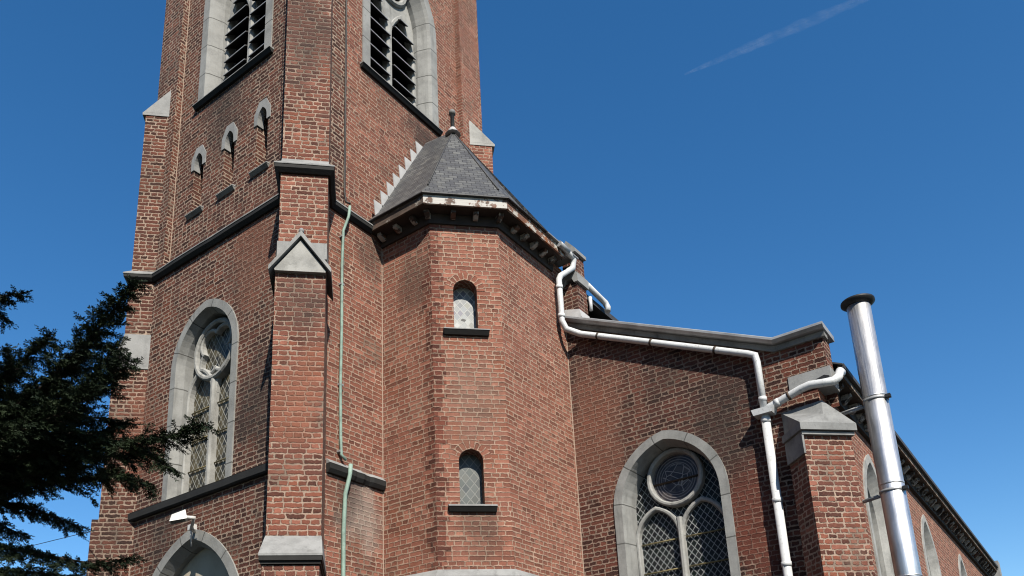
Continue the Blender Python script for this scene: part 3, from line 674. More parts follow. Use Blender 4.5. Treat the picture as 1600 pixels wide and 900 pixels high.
# slate roof
rfz = 9.40
ro = off([Vector(p) for p in epath], -(eo+.045))
E1, E2, E3 = ro[0], ro[1], ro[2]; E4 = Vector((9.42, E3.y)); E0 = Vector((E1.x, Y0-.02))
AP = Vector((8.90, 6.95, 11.62)); RB = Vector((8.86, Y0-.02, 11.66))
def lerp(a, b, t): return a+(b-a)*t
sr = MB()
zf = 9.40+.32
def flare(E, A, t=.165, dz=.0): p = lerp(Vector((E.x, E.y, rfz)), A, t); p.z = zf-.05; return p
F0, F1_, F2_, F3_, F4_ = flare(E0, RB), flare(E1 if False else E0, RB), flare(E2, AP), flare(E3, AP), flare(E4, AP)
e3 = lambda E: Vector((E.x, E.y, rfz))
def slope_uv(pts):
    n = (pts[1]-pts[0]).cross(pts[2]-pts[0]).normalized(); h = Vector((0, 0, 1)).cross(n).normalized(); v = n.cross(h)
    if v.z < 0: v = -v
    return [(p.dot(h), p.dot(v)) for p in pts]
for f in ([e3(E0), e3(E2), F2_, F0], [F0, F2_, AP, RB], [e3(E2), e3(E3), F3_, F2_], [F2_, F3_, AP], [e3(E3), e3(E4), F4_, F3_], [F3_, F4_, AP], [e3(E4), Vector((9.42, Y0-.02, rfz)), RB, AP]):
    sr.face(f, slope_uv(f))
roof = part(sr, 'roof', 'slate', turret)
sd = MB(); d_ = .05
for a_, b_ in ((E0, E2), (E2, E3), (E3, E4)): sd.hexa([(a_.x, a_.y, rfz-.012), (b_.x, b_.y, rfz-.012), (b_.x+.05, b_.y+.1, rfz-.012), (a_.x+.05, a_.y+.08, rfz-.012)], [(a_.x, a_.y, rfz-.001), (b_.x, b_.y, rfz-.001), (b_.x+.05, b_.y+.1, rfz-.001), (a_.x+.05, a_.y+.08, rfz-.001)])
part(sd, 'eaves_slates', 'tile', roof)
lr = MB(); lr.hexa([(9.40, E3.y, 9.385), (10.30, E3.y, 9.385), (10.30, Y0+.5, 9.40), (9.40, Y0+.5, 9.40)], [(9.40, E3.y, 9.405), (10.30, E3.y, 9.405), (10.30, Y0+.5, 9.55), (9.40, Y0+.5, 9.55)]); part(lr, 'lean_roof', 'zinc', turret)
# stepped lead flashing on the tower wall
fl = MB(); nst = 8
for i in range(nst):
    t_ = (i+.1)/nst; p = lerp(Vector((7.70, Y0, 9.56)), Vector((8.80, Y0, 11.50)), t_); q = lerp(Vector((7.70, Y0, 9.56)), Vector((8.80, Y0, 11.50)), t_+1/nst)
    fl.hexa([(p.x-.01, Y0+.0, p.z-.03), (p.x-.01, Y0-.012, p.z-.03), (p.x-.045, Y0-.012, q.z+.03), (p.x-.045, Y0+.0, q.z+.03)], [(p.x+.14, Y0+.0, p.z-.03), (p.x+.14, Y0-.012, p.z-.03), (q.x+.03, Y0-.012, q.z+.03), (q.x+.03, Y0+.0, q.z+.03)])
part(fl, 'stepped_flashing', 'lead', roof)
hp = MB()
for e_ in (F2_, F3_):
    hp.tube([e_+Vector((0, 0, .012)), AP], .012, 6)
part(hp, 'hip_roll', 'tile', roof)
fi_ = MB(); fi_.tube([AP-Vector((0, 0, .07)), AP+Vector((0, 0, .02)), AP+Vector((0, 0, .06))], [.13, .07, .045], 10); ca = part(fi_, 'lead_cap', 'lead', roof)
fi_ = MB(); fi_.tube([AP+Vector((0, 0, .04)), AP+Vector((0, 0, .33)), AP+Vector((0, 0, .335)), AP+Vector((0, 0, .40)), AP+Vector((0, 0, .405))], [.036, .032, .055, .05, .01], 10); part(fi_, 'finial', 'stoned', roof)
gt = MB(); gt.tube([(9.72, 5.60, 9.36), (9.98, 5.60, 9.35)], .05, 10); part(gt, 'gutter', 'zinc', turret)

# ================================================================== aisle
XA, YA = 10.27, 2.33
aisle = thing('side_aisle', 'long low dark brick church side aisle with big pointed window in its gable', 'church aisle', (18, 4, 0))
FA, FSA = Fr((XA, 0), Wn), Fr((0, YA), Sn)
aw = MB(); ac = 4.475
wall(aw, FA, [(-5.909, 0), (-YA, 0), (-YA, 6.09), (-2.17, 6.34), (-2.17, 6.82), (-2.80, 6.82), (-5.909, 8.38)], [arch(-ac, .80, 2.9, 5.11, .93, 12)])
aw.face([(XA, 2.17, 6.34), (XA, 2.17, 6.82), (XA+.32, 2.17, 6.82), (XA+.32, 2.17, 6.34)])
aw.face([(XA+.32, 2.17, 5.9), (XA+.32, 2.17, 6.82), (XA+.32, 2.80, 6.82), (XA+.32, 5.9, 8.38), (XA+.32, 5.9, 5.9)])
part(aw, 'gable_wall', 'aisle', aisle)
gothic(aisle, FA, -ac, .855, 2.88, 5.11, 1.0, .125, .05, .34, 4.66, .44, (5.49, .395), 'glass_aisle', 'window', cross=(3.3, 3.75, 4.2, 4.62), label='large pointed west window with dark lattice glass', mull=.075)
for wz in (0,):
    rb = MB(); rb.tube([FA.p(-ac-.38, 5.46, -.31), FA.p(-ac+.38, 5.46, -.31)], .014, 6); q = [o for o in aisle.children if o.name.startswith('window')][0]; part(rb, 'saddle_bar', 'iron', q)
    rg = MB(); ctr_ = [(-ac, 5.44)]; rg.face([FA.p(u, v, -.325) for u, v in circle(-ac, 5.49, .385)], [(u+ac, v) for u, v in circle(-ac, 5.49, .385)])
    k = NT('roundel_glass'); sp_ = k.n('SeparateXYZ'); k.put(sp_.inputs[0], k.uv()); u_, v_ = sp_.outputs[0], k.math('SUBTRACT', sp_.outputs[1], 5.49)
    rad = k.math('SQRT', k.math('ADD', k.math('MULTIPLY', u_, u_), k.math('MULTIPLY', v_, v_)))
    fr_ = k.math('FRACT', k.math('MULTIPLY', rad, 26.0)); ln = k.math('LESS_THAN', fr_, .30); ln = k.math('MULTIPLY', ln, k.math('GREATER_THAN', rad, .2))
    nz = k.noise(k.uv(), 9, 3, .6, '2D'); inn = k.mix(k.step(nz.outputs[0], .45, .65), (.025, .022, .03), (.09, .075, .07))
    vo = k.n('TexVoronoi', feature='DISTANCE_TO_EDGE'); k.put(vo.inputs['Vector'], k.uv()); vo.inputs['Scale'].default_value = 7
    inn = k.mix(k.math('MULTIPLY', k.math('LESS_THAN', vo.outputs['Distance'], .035), k.math('LESS_THAN', rad, .22)), inn, (.34, .32, .30))
    M['roundel'] = k.set(Base_Color=k.mix(ln, inn, (.26, .24, .24)), Roughness=.3); part(rg, 'roundel', 'roundel', q)
# coping
co = MB(); sweep(co, FA, [(-5.93, 8.335), (-2.775, 6.80), (-2.11, 6.80)], [(.015, -.36), (.015, .12), (.05, .165), (.078, .165), (.09, .15), (.09, -.38), (.015, -.38)]); part(co, 'coping', 'zinc', aisle, 'grey metal coping on the sloping gable')
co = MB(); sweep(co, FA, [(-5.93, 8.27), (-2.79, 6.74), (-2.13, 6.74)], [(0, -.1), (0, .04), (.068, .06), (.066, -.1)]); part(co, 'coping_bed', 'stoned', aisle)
kn = MB(); prism(kn, FA, [(-2.67, 6.09), (-2.14, 6.09), (-2.14, 6.335), (-2.67, 6.335)], -.32, .015); part(kn, 'kneeler', 'stone', aisle)
hl = MB(); prism(hl, FA, [(-2.37, 6.10), (-2.16, 6.10), (-2.16, 6.20), (-2.22, 6.23), (-2.33, 6.20)], -.05, .018); part(hl, 'outlet_hole', 'black', aisle)
# south wall with windows
scs = [12.66, 16.82, 20.98, 25.1]; XE = 26.6
sw = MB(); wall(sw, FSA, [(XA, 0), (XE, 0), (XE, 6.32), (XA, 6.32)], [arch(c, .66, 2.9, 4.85, .96, 10) for c in scs]); part(sw, 'wall', 'south', aisle, 'sunlit long south wall of the aisle')
for c in scs:
    o_ = arch(c, .73, 2.9, 4.85, 1.03, 12); so_ = surround(aisle, FSA, o_, .12, .12, .12, .30, name='window', mat='stonew')
    inr = [tuple(p) for p in off(o_, -.24)]
    gg = MB(); gg.face([FSA.p(u, v, -.28) for u, v in inr]); part(gg, 'glass', 'glass_side', so_)
    bb = MB(); bar(bb, FSA, [(c, 2.9), (c, 5.6)], .08, -.3, -.2); part(bb, 'mullion', 'stonew', so_)
    sb = MB(); sb.hexa([FSA.p(c-.8, 2.75, -.2), FSA.p(c+.8, 2.75, -.2), FSA.p(c+.8, 2.75, .08), FSA.p(c-.8, 2.75, .08)], [FSA.p(c-.8, 2.93, -.2), FSA.p(c+.8, 2.93, -.2), FSA.p(c+.8, 2.85, .08), FSA.p(c-.8, 2.85, .08)]); part(sb, 'sill', 'stone', so_)
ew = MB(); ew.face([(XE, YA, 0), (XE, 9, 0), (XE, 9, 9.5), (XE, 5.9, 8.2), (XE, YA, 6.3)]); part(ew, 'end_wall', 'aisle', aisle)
pn = MB(); pn.box(XE-.25, XE+.15, 2.02, 2.45, 5.95, 6.62); part(pn, 'end_kneeler', 'stone', aisle)
ev_ = MB(); ev_.box(XA+.325, XE-.26, 2.085, 2.115, 6.315, 6.445); part(ev_, 'fascia', 'woodeave', aisle)
ev_ = MB(); ev_.box(XA+.325, XE-.26, 2.116, YA+.1, 6.305, 6.325); part(ev_, 'soffit', 'soffit', aisle)
ev_ = MB(); ev_.box(XA+.325, XE-.26, 2.27, YA+.05, 6.14, 6.303); part(ev_, 'eaves_moulding', 'soffit', aisle)
gx = MB(); gx.box(XA+.33, XE-.27, 2.035, 2.083, 6.40, 6.462); part(gx, 'gutter', 'tile', aisle)
for i in range(38):
    bracket((10.86+i*.415, YA), Sn, 'bracket', aisle, 6.303, .19, .12, .09)
ar = MB(); ar.hexa([(XA+.31, 2.05, 6.44), (XE-.1, 2.05, 6.44), (XE-.1, 5.95, 8.26), (XA+.31, 5.95, 8.26)], [(XA+.31, 2.05, 6.462), (XE-.1, 2.05, 6.462), (XE-.1, 5.95, 8.30), (XA+.31, 5.95, 8.30)]); part(ar, 'roof', 'tile', aisle)
# diagonal corner buttress
def bring(c, e0_, e1_, back=12.9): return [((c+e0_)/2, (c-e0_)/2), ((c+e1_)/2, (c-e1_)/2), ((back+e1_)/2, (back-e1_)/2), ((back+e0_)/2, (back-e0_)/2)]
bu = MB(); bu.plan(bring(12.36, 7.36, 8.27), 0, 5.40); bt_o = part(bu, 'corner_buttress', 'pier', aisle, 'buttress at the aisle corner below the pipe elbow')
bc = MB(); lo = bring(12.24, 7.28, 8.33); bc.plan(bring(12.29, 7.32, 8.30), 5.36, 5.40); bc.plan(lo, 5.41, 5.50)
FL, FRr = [Vector((x, y, 5.501)) for x, y in lo[:2]]
WL, APX, SR = Vector((XA-.002, 2.82, 5.88)), Vector((XA-.03, YA-.03, 5.90)), Vector((10.93, YA-.002, 5.88))
RR = Vector(((12.37+7.82)/2, (12.37-7.82)/2, 5.66))
bc.face([FL, FRr, RR]); bc.face([WL, FL, RR, APX]); bc.face([FRr, SR, APX, RR])
bk = [Vector((v.x, v.y, 5.501)) for v in (WL, SR)]; bc.face([FL, WL, bk[0]]); bc.face([FRr, SR, bk[1]])
bc.hexa([(x, y, 5.12) for x, y in bring(12.30, 7.315, 7.35)], [(x, y, 5.359) for x, y in bring(12.30, 7.315, 7.35)]); part(bc, 'weathering_stone', 'capstone', bt_o)

# ================================================================== nave behind
nave = thing('church_nave', 'church nave end with small stone capped brick pinnacle and dark roof edge', 'church nave', (18, 9, 0))
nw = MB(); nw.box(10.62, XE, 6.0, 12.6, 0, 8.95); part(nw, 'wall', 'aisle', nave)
nr = MB(); nr.hexa([(10.62, 5.72, 8.90), (XE, 5.72, 8.90), (XE, 9.3, 11.4), (10.62, 9.3, 11.4)], [(10.62, 5.72, 8.99), (XE, 5.72, 8.99), (XE, 9.3, 11.5), (10.62, 9.3, 11.5)])
nr.hexa([(10.62, 12.9, 8.90), (10.62, 9.301, 11.4), (XE, 9.301, 11.4), (XE, 12.9, 8.90)], [(10.62, 12.9, 8.99), (10.62, 9.301, 11.5), (XE, 9.301, 11.5), (XE, 12.9, 8.99)])
part(nr, 'roof', 'tile', nave)
pi = MB(); pi.box(10.31, 10.60, 5.67, 5.93, 8.2, 9.03); pi.box(10.33, 10.60, 5.68, 5.92, 9.16, 9.56); pin = part(pi, 'pinnacle', 'aisle', nave)
fpn = Fr((10.31, 5.80), Wn); pc_ = MB()
prism(pc_, fpn, [(-.16, 9.00), (-.16, 9.15), (-.08, 9.23), (.10, 9.23), (.17, 9.15), (.17, 9.00), (.10, 9.00), (.06, 9.09), (-.05, 9.09), (-.09, 9.00)], -.31, .04); part(pc_, 'cap_stone', 'stone', pin)
pc_ = MB(); prism(pc_, fpn, [(-.16, 9.54), (.165, 9.54), (.165, 9.60), (.01, 9.79), (-.16, 9.60)], -.31, .04); part(pc_, 'cap_stone', 'stone', pin)
fb = MB(); fb.hexa([(10.28, 5.62, 8.36), (10.62, 5.62, 8.36), (10.62, 5.93, 8.36), (10.28, 5.93, 8.36)], [(10.305, 5.66, 8.52), (10.61, 5.66, 8.52), (10.61, 5.93, 8.6), (10.30, 5.93, 8.6)]); part(fb, 'lead_skirt', 'lead', pin)
gu = MB(); gu.tube([(10.62, 5.66, 9.10), (11.05, 5.66, 9.06), (11.17, 5.64, 9.02), (11.21, 5.62, 8.94), (11.19, 5.62, 8.86)], .05, 10); gu.tube([(10.62, 5.62, 8.62), (10.62, 5.62, 8.86)], .03, 8); part(gu, 'gutter', 'pvc', nave)

# ================================================================== pipes
def collar(par, p, d, r, mat='pvc', nm='pipe_collar', h=.03):
    mb = MB(); p = Vector(p); d = Vector(d).normalized(); mb.tube([p-d*h, p+d*h], r, 14); part(mb, nm, mat, par)
dp = thing('drainpipe', 'long white drainpipe running from turret eaves along the sloping coping and down', 'drainpipe', (10.1, 3.0, 0))
xr = XA-.10
top = [(9.90, 5.62, 9.37), (10.20, 5.66, 9.40), (10.24, 5.66, 9.36), (10.23, 5.68, 9.22), (10.02, 5.79, 9.02), (9.98, 5.80, 8.94), (9.98, 5.80, 8.22), (10.02, 5.76, 8.08), (xr, 5.60, 8.0)]
bot = [(xr, 3.12, 6.80), (xr, 3.02, 6.74), (xr, 3.005, 6.64), (xr, 3.00, 5.96)]
pm = MB(); pm.tube(top[:-1]+[top[-1]]+bot, .047, 14); part(pm, 'pipe', 'pvc', dp)
pm = MB(); pm.tube([(xr, 3.0, 5.88), (xr, 3.0, .05)], .056, 16); part(pm, 'pipe', 'pvc', dp, 'lower fatter vertical length of the drainpipe')
hb = MB(); hb.hexa([(xr-.10, 2.88, 5.87), (xr+.07, 2.88, 5.87), (xr+.07, 3.12, 5.87), (xr-.10, 3.12, 5.87)], [(xr-.11, 2.85, 5.95), (xr+.07, 2.85, 5.95), (xr+.07, 3.14, 5.95), (xr-.11, 3.14, 5.95)]); part(hb, 'hopper', 'pvc', dp)
dirr = Vector((0, 3.12-5.6, 6.8-8.0)).normalized()
for t_ in (.12, .46, .83): collar(dp, Vector((xr, 5.6, 8.0))+dirr*2.755*t_, dirr, .054, 'iron', 'pipe_clip', .016)
collar(dp, (9.98, 5.80, 8.80), (0, 0, 1), .055, 'pvc'); collar(dp, (9.98, 5.80, 8.3), (0, 0, 1), .055)
collar(dp, (xr, 3.0, 6.1), (0, 0, 1), .055); 
for z in (5.80, 4.72, 3.9, 2.4): collar(dp, (xr, 3.0, z), (0, 0, 1), .064)
for z in (6.08, 4.74, 3.92): b = MB(); b.box(xr-.005, XA, 2.985, 3.015, z-.012, z+.012); part(b, 'pipe_bracket', 'iron', dp)
bp = thing('gutter_pipe', 'short white elbow pipe from the kneeler outlet to the drainpipe hopper', 'drainpipe', (10.15, 2.5, 5.9))
pm = MB(); pm.tube([(10.50, 2.06, 6.30), (10.36, 2.05, 6.26), (10.22, 2.05, 6.13), (10.16, 2.10, 6.07), (10.13, 2.22, 6.07), (10.12, 2.38, 6.09), (10.13, 2.50, 6.075), (xr-.0, 2.92, 5.97), (xr, 2.99, 5.93)], .052, 14); part(pm, 'pipe', 'pvc', bp)
collar(bp, (xr-.022, 2.66, 6.035), (0, -.42, .105), .058, 'iron', 'pipe_clip', .016); collar(bp, (xr-.01, 2.82, 5.995), (0, -.42, .105), .057)
# steel flue
fx, fy = 10.65, 1.75
flu = thing('steel_flue', 'tall shiny round steel flue pipe with black rain cap beside the aisle wall', 'flue', (fx, fy, 0))
pm = MB(); pm.tube([(fx, fy, .0), (fx, fy, 7.22)], .145, 40); part(pm, 'pipe', 'flue', flu)
cpp = MB(); cpp.tube([(fx, fy, 7.19), (fx, fy, 7.24), (fx, fy, 7.265), (fx, fy, 7.28)], [.150, .210, .210, .165], 32); part(cpp, 'rain_cap', 'black', flu)
for z in (1.3, 2.45, 3.6, 4.75, 5.9): mb = MB(); mb.tube([(fx, fy, z-.012), (fx, fy, z+.012)], .148, 40); part(mb, 'seam_band', 'flue', flu)
for z, wx in ((5.86, 11.3), (4.66, 11.4)):
    mb = MB(); mb.tube([(fx, fy, z-.017), (fx, fy, z+.017)], .153, 40); bo = part(mb, 'clamp_band', 'zinc', flu)
    mb = MB(); mb.tube([(fx+.10, fy+.16, z), (wx-.4, YA+.03, z+.02)], .018, 8); mb.tube([(fx+.0, fy+.17, z-.01), (wx-.55, YA+.02, z-.01)], .012, 8); part(mb, 'bracket_rod', 'zinc', bo)
    mb = MB(); mb.box(fx-.10, fx-.03, fy-.19, fy-.13, z-.02, z+.02); part(mb, 'clamp_bolt', 'black', bo)
mb = MB(); mb.box(fx-.3, fx+.3, fy-.3, fy+.3, 0, .09); part(mb, 'footing', 'stoned', flu)
# lightning conductor
lc = thing('lightning_conductor', 'thin green copper conductor strip on the tower wall beside the front buttress', 'lightning conductor', (7.03, Y0, 0))
mb = MB(); mb.tube([(7.078, Y0-.012, 18), (7.075, Y0-.012, 12), (7.078, Y0-.012, 9.62), (7.09, Y0-.03, 9.46), (7.10, Y0-.10, 9.40)], .017, 6); part(mb, 'cable', 'cable', lc)
mb = MB(); mb.tube([(7.10, Y0-.10, 9.36), (7.08, Y0-.10, 9.18), (7.035, Y0-.045, 8.95), (7.025, Y0-.035, 8.4), (7.03, Y0-.035, 7.4), (7.02, Y0-.035, 6.6), (7.035, Y0-.035, 5.85), (7.04, Y0-.04, 5.62), (7.10, Y0-.07, 5.55)], .020, 8); part(mb, 'strip', 'copper', lc)
mb = MB(); mb.tube([(7.15, Y0-.10, 5.50), (7.14, Y0-.10, 5.36), (7.10, Y0-.06, 5.1), (7.085, Y0-.05, 4.6), (7.09, Y0-.05, 3.5), (7.08, Y0-.05, .0)], .027, 10); part(mb, 'pipe', 'copper', lc)
for z in (8.85, 8.1, 6.6, 5.66): mb = MB(); mb.box(7.0, 7.06, Y0-.05, Y0, z-.012, z+.012); part(mb, 'clip', 'zinc', lc)
# floodlight
fl_ = thing('floodlight', 'small white floodlight on bracket above the portal arch', 'floodlight', (6.2, 9.55, 4.9))
lp = Vector((5.98, 9.26, 4.93)); mb = MB()
ax = Vector((-.75, .62, -.1)).normalized(); ay = Vector((0, 0, 1)).cross(ax).normalized(); az = ax.cross(ay)
def L3(a, b, c): return lp+ax*a*.8+ay*b*.75+az*c*1.1
mb.hexa([L3(-.10, -.08, -.03), L3(.16, -.11, -.06), L3(.16, .11, -.06), L3(-.10, .08, -.03)], [L3(-.08, -.06, .08), L3(.12, -.10, .02), L3(.12, .10, .02), L3(-.08, .06, .08)]); part(mb, 'housing', 'white', fl_)
mb = MB(); mb.face([L3(-.07, -.07, -.038), L3(.15, -.10, -.062), L3(.15, .10, -.062), L3(-.07, .07, -.038)]); part(mb, 'lens', 'lampglass', fl_)
mb = MB(); mb.tube([lp-ax*.07, lp-ax*.16-az*.02, (6.20, 9.35, 4.84), (6.36, 9.50, 4.86)], .022, 8); mb.tube([(6.20, 9.35, 4.84), (6.24, 9.38, 4.62)], .012, 6); part(mb, 'arm', 'white', fl_)
mb = MB(); mb.box(6.18, 6.25, 9.30, 9.40, 4.83, 4.90); part(mb, 'junction_box', 'white', fl_)
# overhead wire
mb = MB(); a_, b_ = px_at(-200, 905, 16), px_at(150, 828, 11.6)
mb.tube([a_, lerp(a_, b_, .5)-Vector((0, 0, .06)), b_], .005, 6); o = mb.build('overhead_wire', M['cable']); tag(o, 'thin dark overhead wire seen through the gap in the conifer', 'wire')
# vapour trail
k = NT('vapour'); k.t.nodes.remove(k.b); ou = [n for n in k.t.nodes if n.type == 'OUTPUT_MATERIAL'][0]
tr_, df_, tl_, m1, m2 = k.n('BsdfTransparent'), k.n('BsdfDiffuse'), k.n('BsdfTranslucent'), k.n('MixShader'), k.n('MixShader')
df_.inputs[0].default_value = tl_.inputs[0].default_value = (.9, .9, .9, 1); m1.inputs[0].default_value = .5
k.t.links.new(df_.outputs[0], m1.inputs[1]); k.t.links.new(tl_.outputs[0], m1.inputs[2])
nz = k.noise(k.pos(), .16, 6, .7); k.put(m2.inputs[0], k.step(nz.outputs[0], .32, .74, .001, .0115))
k.t.links.new(tr_.outputs[0], m2.inputs[1]); k.t.links.new(m1.outputs[0], m2.inputs[2]); k.t.links.new(m2.outputs[0], ou.inputs['Surface'])
M['vapour'] = k.m
mb = MB(); p0, p1 = px_at(1070, 116, 330), px_at(1420, -32, 360); n_ = 40
wob_ = [random.uniform(.85, 1.1) for _ in range(n_+1)]
for sc_ in (.35, .6, .82, 1.0):
    pts = [lerp(p0, p1, i/n_) for i in range(n_+1)]; rad = [(.15+2.0*math.sin(math.pi*min(1, .04+i/n_*.9)))*wob_[i]*sc_ for i in range(n_+1)]
    mb.tube(pts, rad, 18)
o = mb.build('vapour_trail', M['vapour']); tag(o, 'faint white vapour trail crossing the blue sky', 'vapour trail'); o['kind'] = 'stuff'

# ================================================================== conifer
tree = thing('conifer_tree', 'dark evergreen conifer with drooping needle branches at the left', 'tree', (-.6, 6.4, 0))
def needles(twigs, nl=.031, nw=.0075, step=.0044):
    """twigs: list of (start, end, size). returns verts (N,3), 4 per needle"""
    out = []
    for a, b, sz in twigs:
        a = np.array(a); b = np.array(b); d = b-a; L = np.linalg.norm(d); d = d/L
        n = max(6, int(L/(step*sz)))
        t_ = np.linspace(.05, 1, n); pos = a+np.outer(t_*L, d)
        up = np.array([0, 0, 1.0]); s_ = np.cross(d, up); s_ = s_/max(1e-6, np.linalg.norm(s_)); u_ = np.cross(s_, d)
        tl = rng.normal(0, .5); s2 = s_*math.cos(tl)+u_*math.sin(tl); u2_ = -s_*math.sin(tl)+u_*math.cos(tl)
        ang = rng.normal(0, .5, n)+np.where(np.arange(n) % 2 == 0, 0, math.pi)
        taper = (1-.45*t_**2)
        nd = (np.cos(ang)[:, None]*s2+np.sin(ang)[:, None]*u2_)*.85+d*.62+rng.normal(0, .10, (n, 3)); nd /= np.linalg.norm(nd, axis=1)[:, None]
        ln = (nl*sz*taper*rng.uniform(.8, 1.15, n))[:, None]
        wv = np.cross(nd, u2_+rng.normal(0, .35, (n, 3))); wv /= np.linalg.norm(wv, axis=1)[:, None]; wv *= nw*sz*.5
        tip = pos+nd*ln
        out.append(np.stack([pos-wv*.6, pos+wv*.6, (pos+tip)/2+nd*ln*.2+wv, tip, (pos+tip)/2+nd*ln*.2-wv], axis=1))
    return np.concatenate(out)
def needle_mesh(name, V, mat, parent):
    N = V.shape[0]; k_ = V.shape[1]; me = bpy.data.meshes.new(name)
    me.vertices.add(N*k_); me.vertices.foreach_set('co', V.reshape(-1)); me.loops.add(N*k_); me.loops.foreach_set('vertex_index', np.arange(N*k_, dtype=np.int32))
    me.polygons.add(N); me.polygons.foreach_set('loop_start', np.arange(0, N*k_, k_, dtype=np.int32)); me.update(calc_edges=True); me.materials.append(mat)
    o = bpy.data.objects.new(name, me); COL.objects.link(o); o.parent = parent; o.matrix_parent_inverse = parent.matrix_world.inverted(); return o
boughs = [  # pixel polylines with depth, side-twig length
    ([(-260, 760, 6.3), (-60, 690, 6.2), (60, 610, 6.1), (140, 530, 6.0), (182, 480, 5.95), (207, 442, 5.9)], .34),
    ([(-260, 800, 6.1), (0, 720, 6.0), (120, 700, 5.9), (220, 688, 5.8), (285, 676, 5.75), (322, 663, 5.7)], .30),
    ([(-260, 700, 6.6), (-60, 650, 6.5), (10, 590, 6.4), (55, 545, 6.4), (80, 522, 6.35)], .28),
    ([(-260, 690, 6.4), (-20, 620, 6.3), (20, 575, 6.2), (12, 548, 6.2)], .22),
    ([(-260, 820, 6.5), (0, 760, 6.4), (110, 750, 6.3), (190, 742, 6.2), (238, 760, 6.2)], .30),
    ([(-260, 780, 5.9), (0, 690, 5.8), (110, 640, 5.7), (170, 590, 5.65), (195, 560, 5.6)], .34),
    ([(-260, 740, 6.2), (-20, 670, 6.1), (70, 640, 6.0), (140, 600, 5.9), (180, 540, 5.9)], .32),
    ([(-260, 900, 6.3), (-20, 850, 6.2), (70, 868, 6.1), (150, 882, 6.1), (213, 872, 6.05)], .20),
    ([(-260, 930, 6.3), (-20, 890, 6.2), (60, 895, 6.1), (140, 905, 6.1)], .26),
    ([(-260, 420, 6.8), (-60, 455, 6.7), (0, 463, 6.6), (36, 458, 6.6)], .20),
    ([(-260, 400, 6.9), (-60, 470, 6.8), (-5, 490, 6.7), (12, 500, 6.7)], .16),
    ([(-260, 840, 6.6), (-40, 780, 6.5), (40, 790, 6.4), (90, 810, 6.4), (130, 825, 6.4)], .22),
    ([(-260, 720, 6.9), (-20, 650, 6.8), (60, 620, 6.7), (120, 570, 6.6), (150, 520, 6.6)], .32),
    ([(-260, 760, 6.7), (-20, 710, 6.6), (60, 690, 6.5), (140, 680, 6.4), (200, 660, 6.4)], .36),
    ([(-260, 790, 6.9), (-20, 740, 6.8), (60, 720, 6.7), (150, 715, 6.6), (230, 710, 6.6), (270, 735, 6.6)], .32),
    ([(-260, 860, 6.8), (-60, 800, 6.8), (0, 820, 6.7), (40, 838, 6.7)], .22),
]
for i_ in range(6):     # inner boughs that fill the dark middle of the tree
    y_ = 640+i_*24+random.uniform(-10, 10); d_ = random.uniform(6.0, 6.9); xe = random.uniform(60, 190)
    boughs.append(([(-260, y_+60, d_), (-120, y_+30, d_), (-20, y_, d_), (xe*.5, y_-20+random.uniform(-15, 15), d_-.1), (xe, y_-25+random.uniform(-25, 25), d_-.15)], .30))
tw_n, br = [], MB()
trunk_xy = Vector((-.6, 6.4, 0))
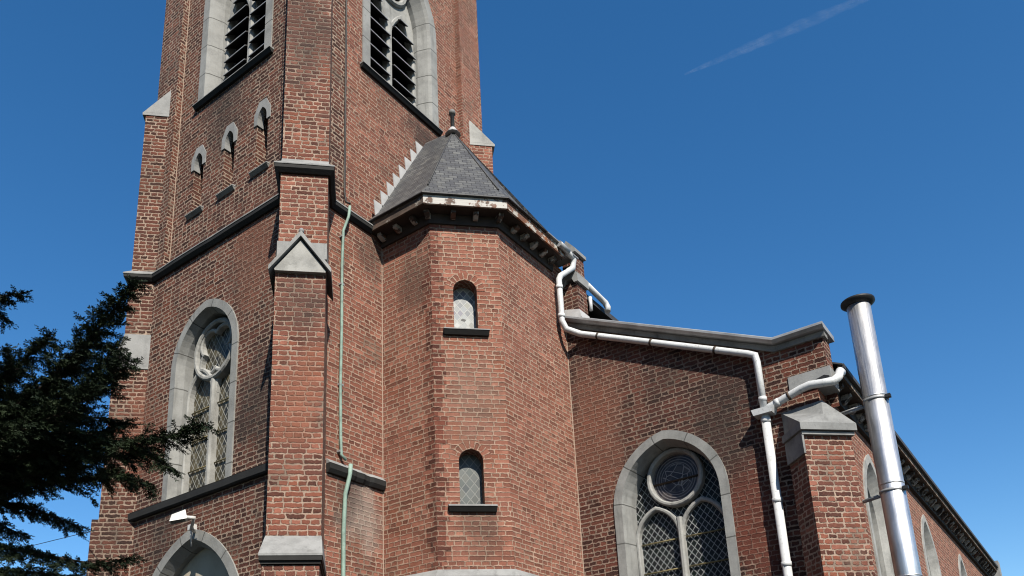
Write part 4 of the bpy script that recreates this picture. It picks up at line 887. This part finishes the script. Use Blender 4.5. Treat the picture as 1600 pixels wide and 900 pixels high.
for poly, tl_ in boughs:
    P_ = [px_at(*q) for q in poly]
    br.tube(P_, [.020-.017*i/(len(P_)-1) for i in range(len(P_))], 6)
    seg = []; 
    for i in range(len(P_)-1):
        L = (P_[i+1]-P_[i]).length; m_ = max(2, int(L/.0105))
        for j in range(m_): seg.append((lerp(P_[i], P_[i+1], j/m_), (P_[i+1]-P_[i]).normalized(), i+j/m_))
    tot = len(P_)-1
    for s_i, (p, d, q) in enumerate(seg):
        fr_ = q/tot
        if fr_ < .25 and random.random() < .5: continue
        side = 1 if s_i % 2 else -1
        h = d.cross(Vector((0, 0, 1))).normalized(); v = h.cross(d)
        dirn = (d*random.uniform(.55, 1.0)+h*side*random.uniform(.25, .8)+v*random.uniform(-.75, .35)).normalized()
        L = tl_*random.uniform(.35, 1.0)*(1-.72*fr_**1.5)
        e = p+dirn*L; midp = lerp(p, e, .55)+Vector((0, 0, L*.05)); e = e-Vector((0, 0, L*.12))
        tw_n.append((p, midp, 1.0)); tw_n.append((midp, e, 1.0))
        br.tube([p, midp], .003, 4, False)
        for k_ in range(int(L/.034)):
            tt = random.uniform(.2, .95); b0 = lerp(p, e, tt); sd_ = random.choice((-1, 1)); hh = dirn.cross(Vector((0, 0, 1))).normalized()
            d2 = (dirn*.8+hh*sd_*.65+Vector((0, 0, random.uniform(-.5, .25)))).normalized()
            tw_n.append((b0, b0+d2*random.uniform(.04, .095), .9))
    tw_n.append((P_[-1]-(P_[-1]-P_[-2]).normalized()*.1, P_[-1]+(P_[-1]-P_[-2]).normalized()*.05, 1.1))
needle_mesh('foliage', needles(tw_n), M['needle'], tree)
# trunk, and the crown above and beside the picture (it shades the branches in view)
tk = MB(); tk.tube([(-.6, 6.4, 0), (-.6, 6.4, .4), (-.58, 6.42, 4), (-.55, 6.4, 9), (-.5, 6.4, 15), (-.5, 6.4, 19)], [.42, .30, .26, .20, .10, .02], 14); part(tk, 'trunk', 'bark', tree)
big = []
for i in range(330):
    z = 4.2+14.5*(i/330)**1.1; an = i*2.399+random.uniform(-.3, .3)
    Rm = 3.3*(1-(z-4)/16)+.35
    d = Vector((math.cos(an), math.sin(an), -.12)); base = Vector((-.55, 6.4, z))
    tipv = base+d*Rm
    # keep out of the camera's frame and above the viewer
    ok = True
    for q in (.5, .8, 1.05):
        pt = base+d*Rm*q-CAMP; zc = pt.dot(fwd)
        if zc > .3:
            ax_ = 800+FPX*pt.dot(r2)/zc; ay_ = 819.4-FPX*pt.dot(u2)/zc
            if -90 < ax_ < 1700 and -60 < ay_ < 960: ok = False
    if not ok: continue
    br.tube([base, tipv], [.03, .008], 5)
    for j in range(34):
        q = random.uniform(.18, 1.0); p = lerp(base, tipv, q); sd_ = random.choice((-1, 1)); h = d.cross(Vector((0, 0, 1))).normalized()
        dd = (d*.6+h*sd_*.8+Vector((0, 0, random.uniform(-.35, .2)))).normalized(); L = .75*(1-.6*q)*random.uniform(.6, 1.1)
        big.append((p, p+dd*L, 4.0))
    big.append((lerp(base, tipv, .6), tipv+d*.15, 4.0))
# shading bough group toward the sun, high over the left of the picture
needle_mesh('crown', needles(big, .030, .012, .0075), M['needle'], tree)
part(br, 'branches', 'bark', tree)
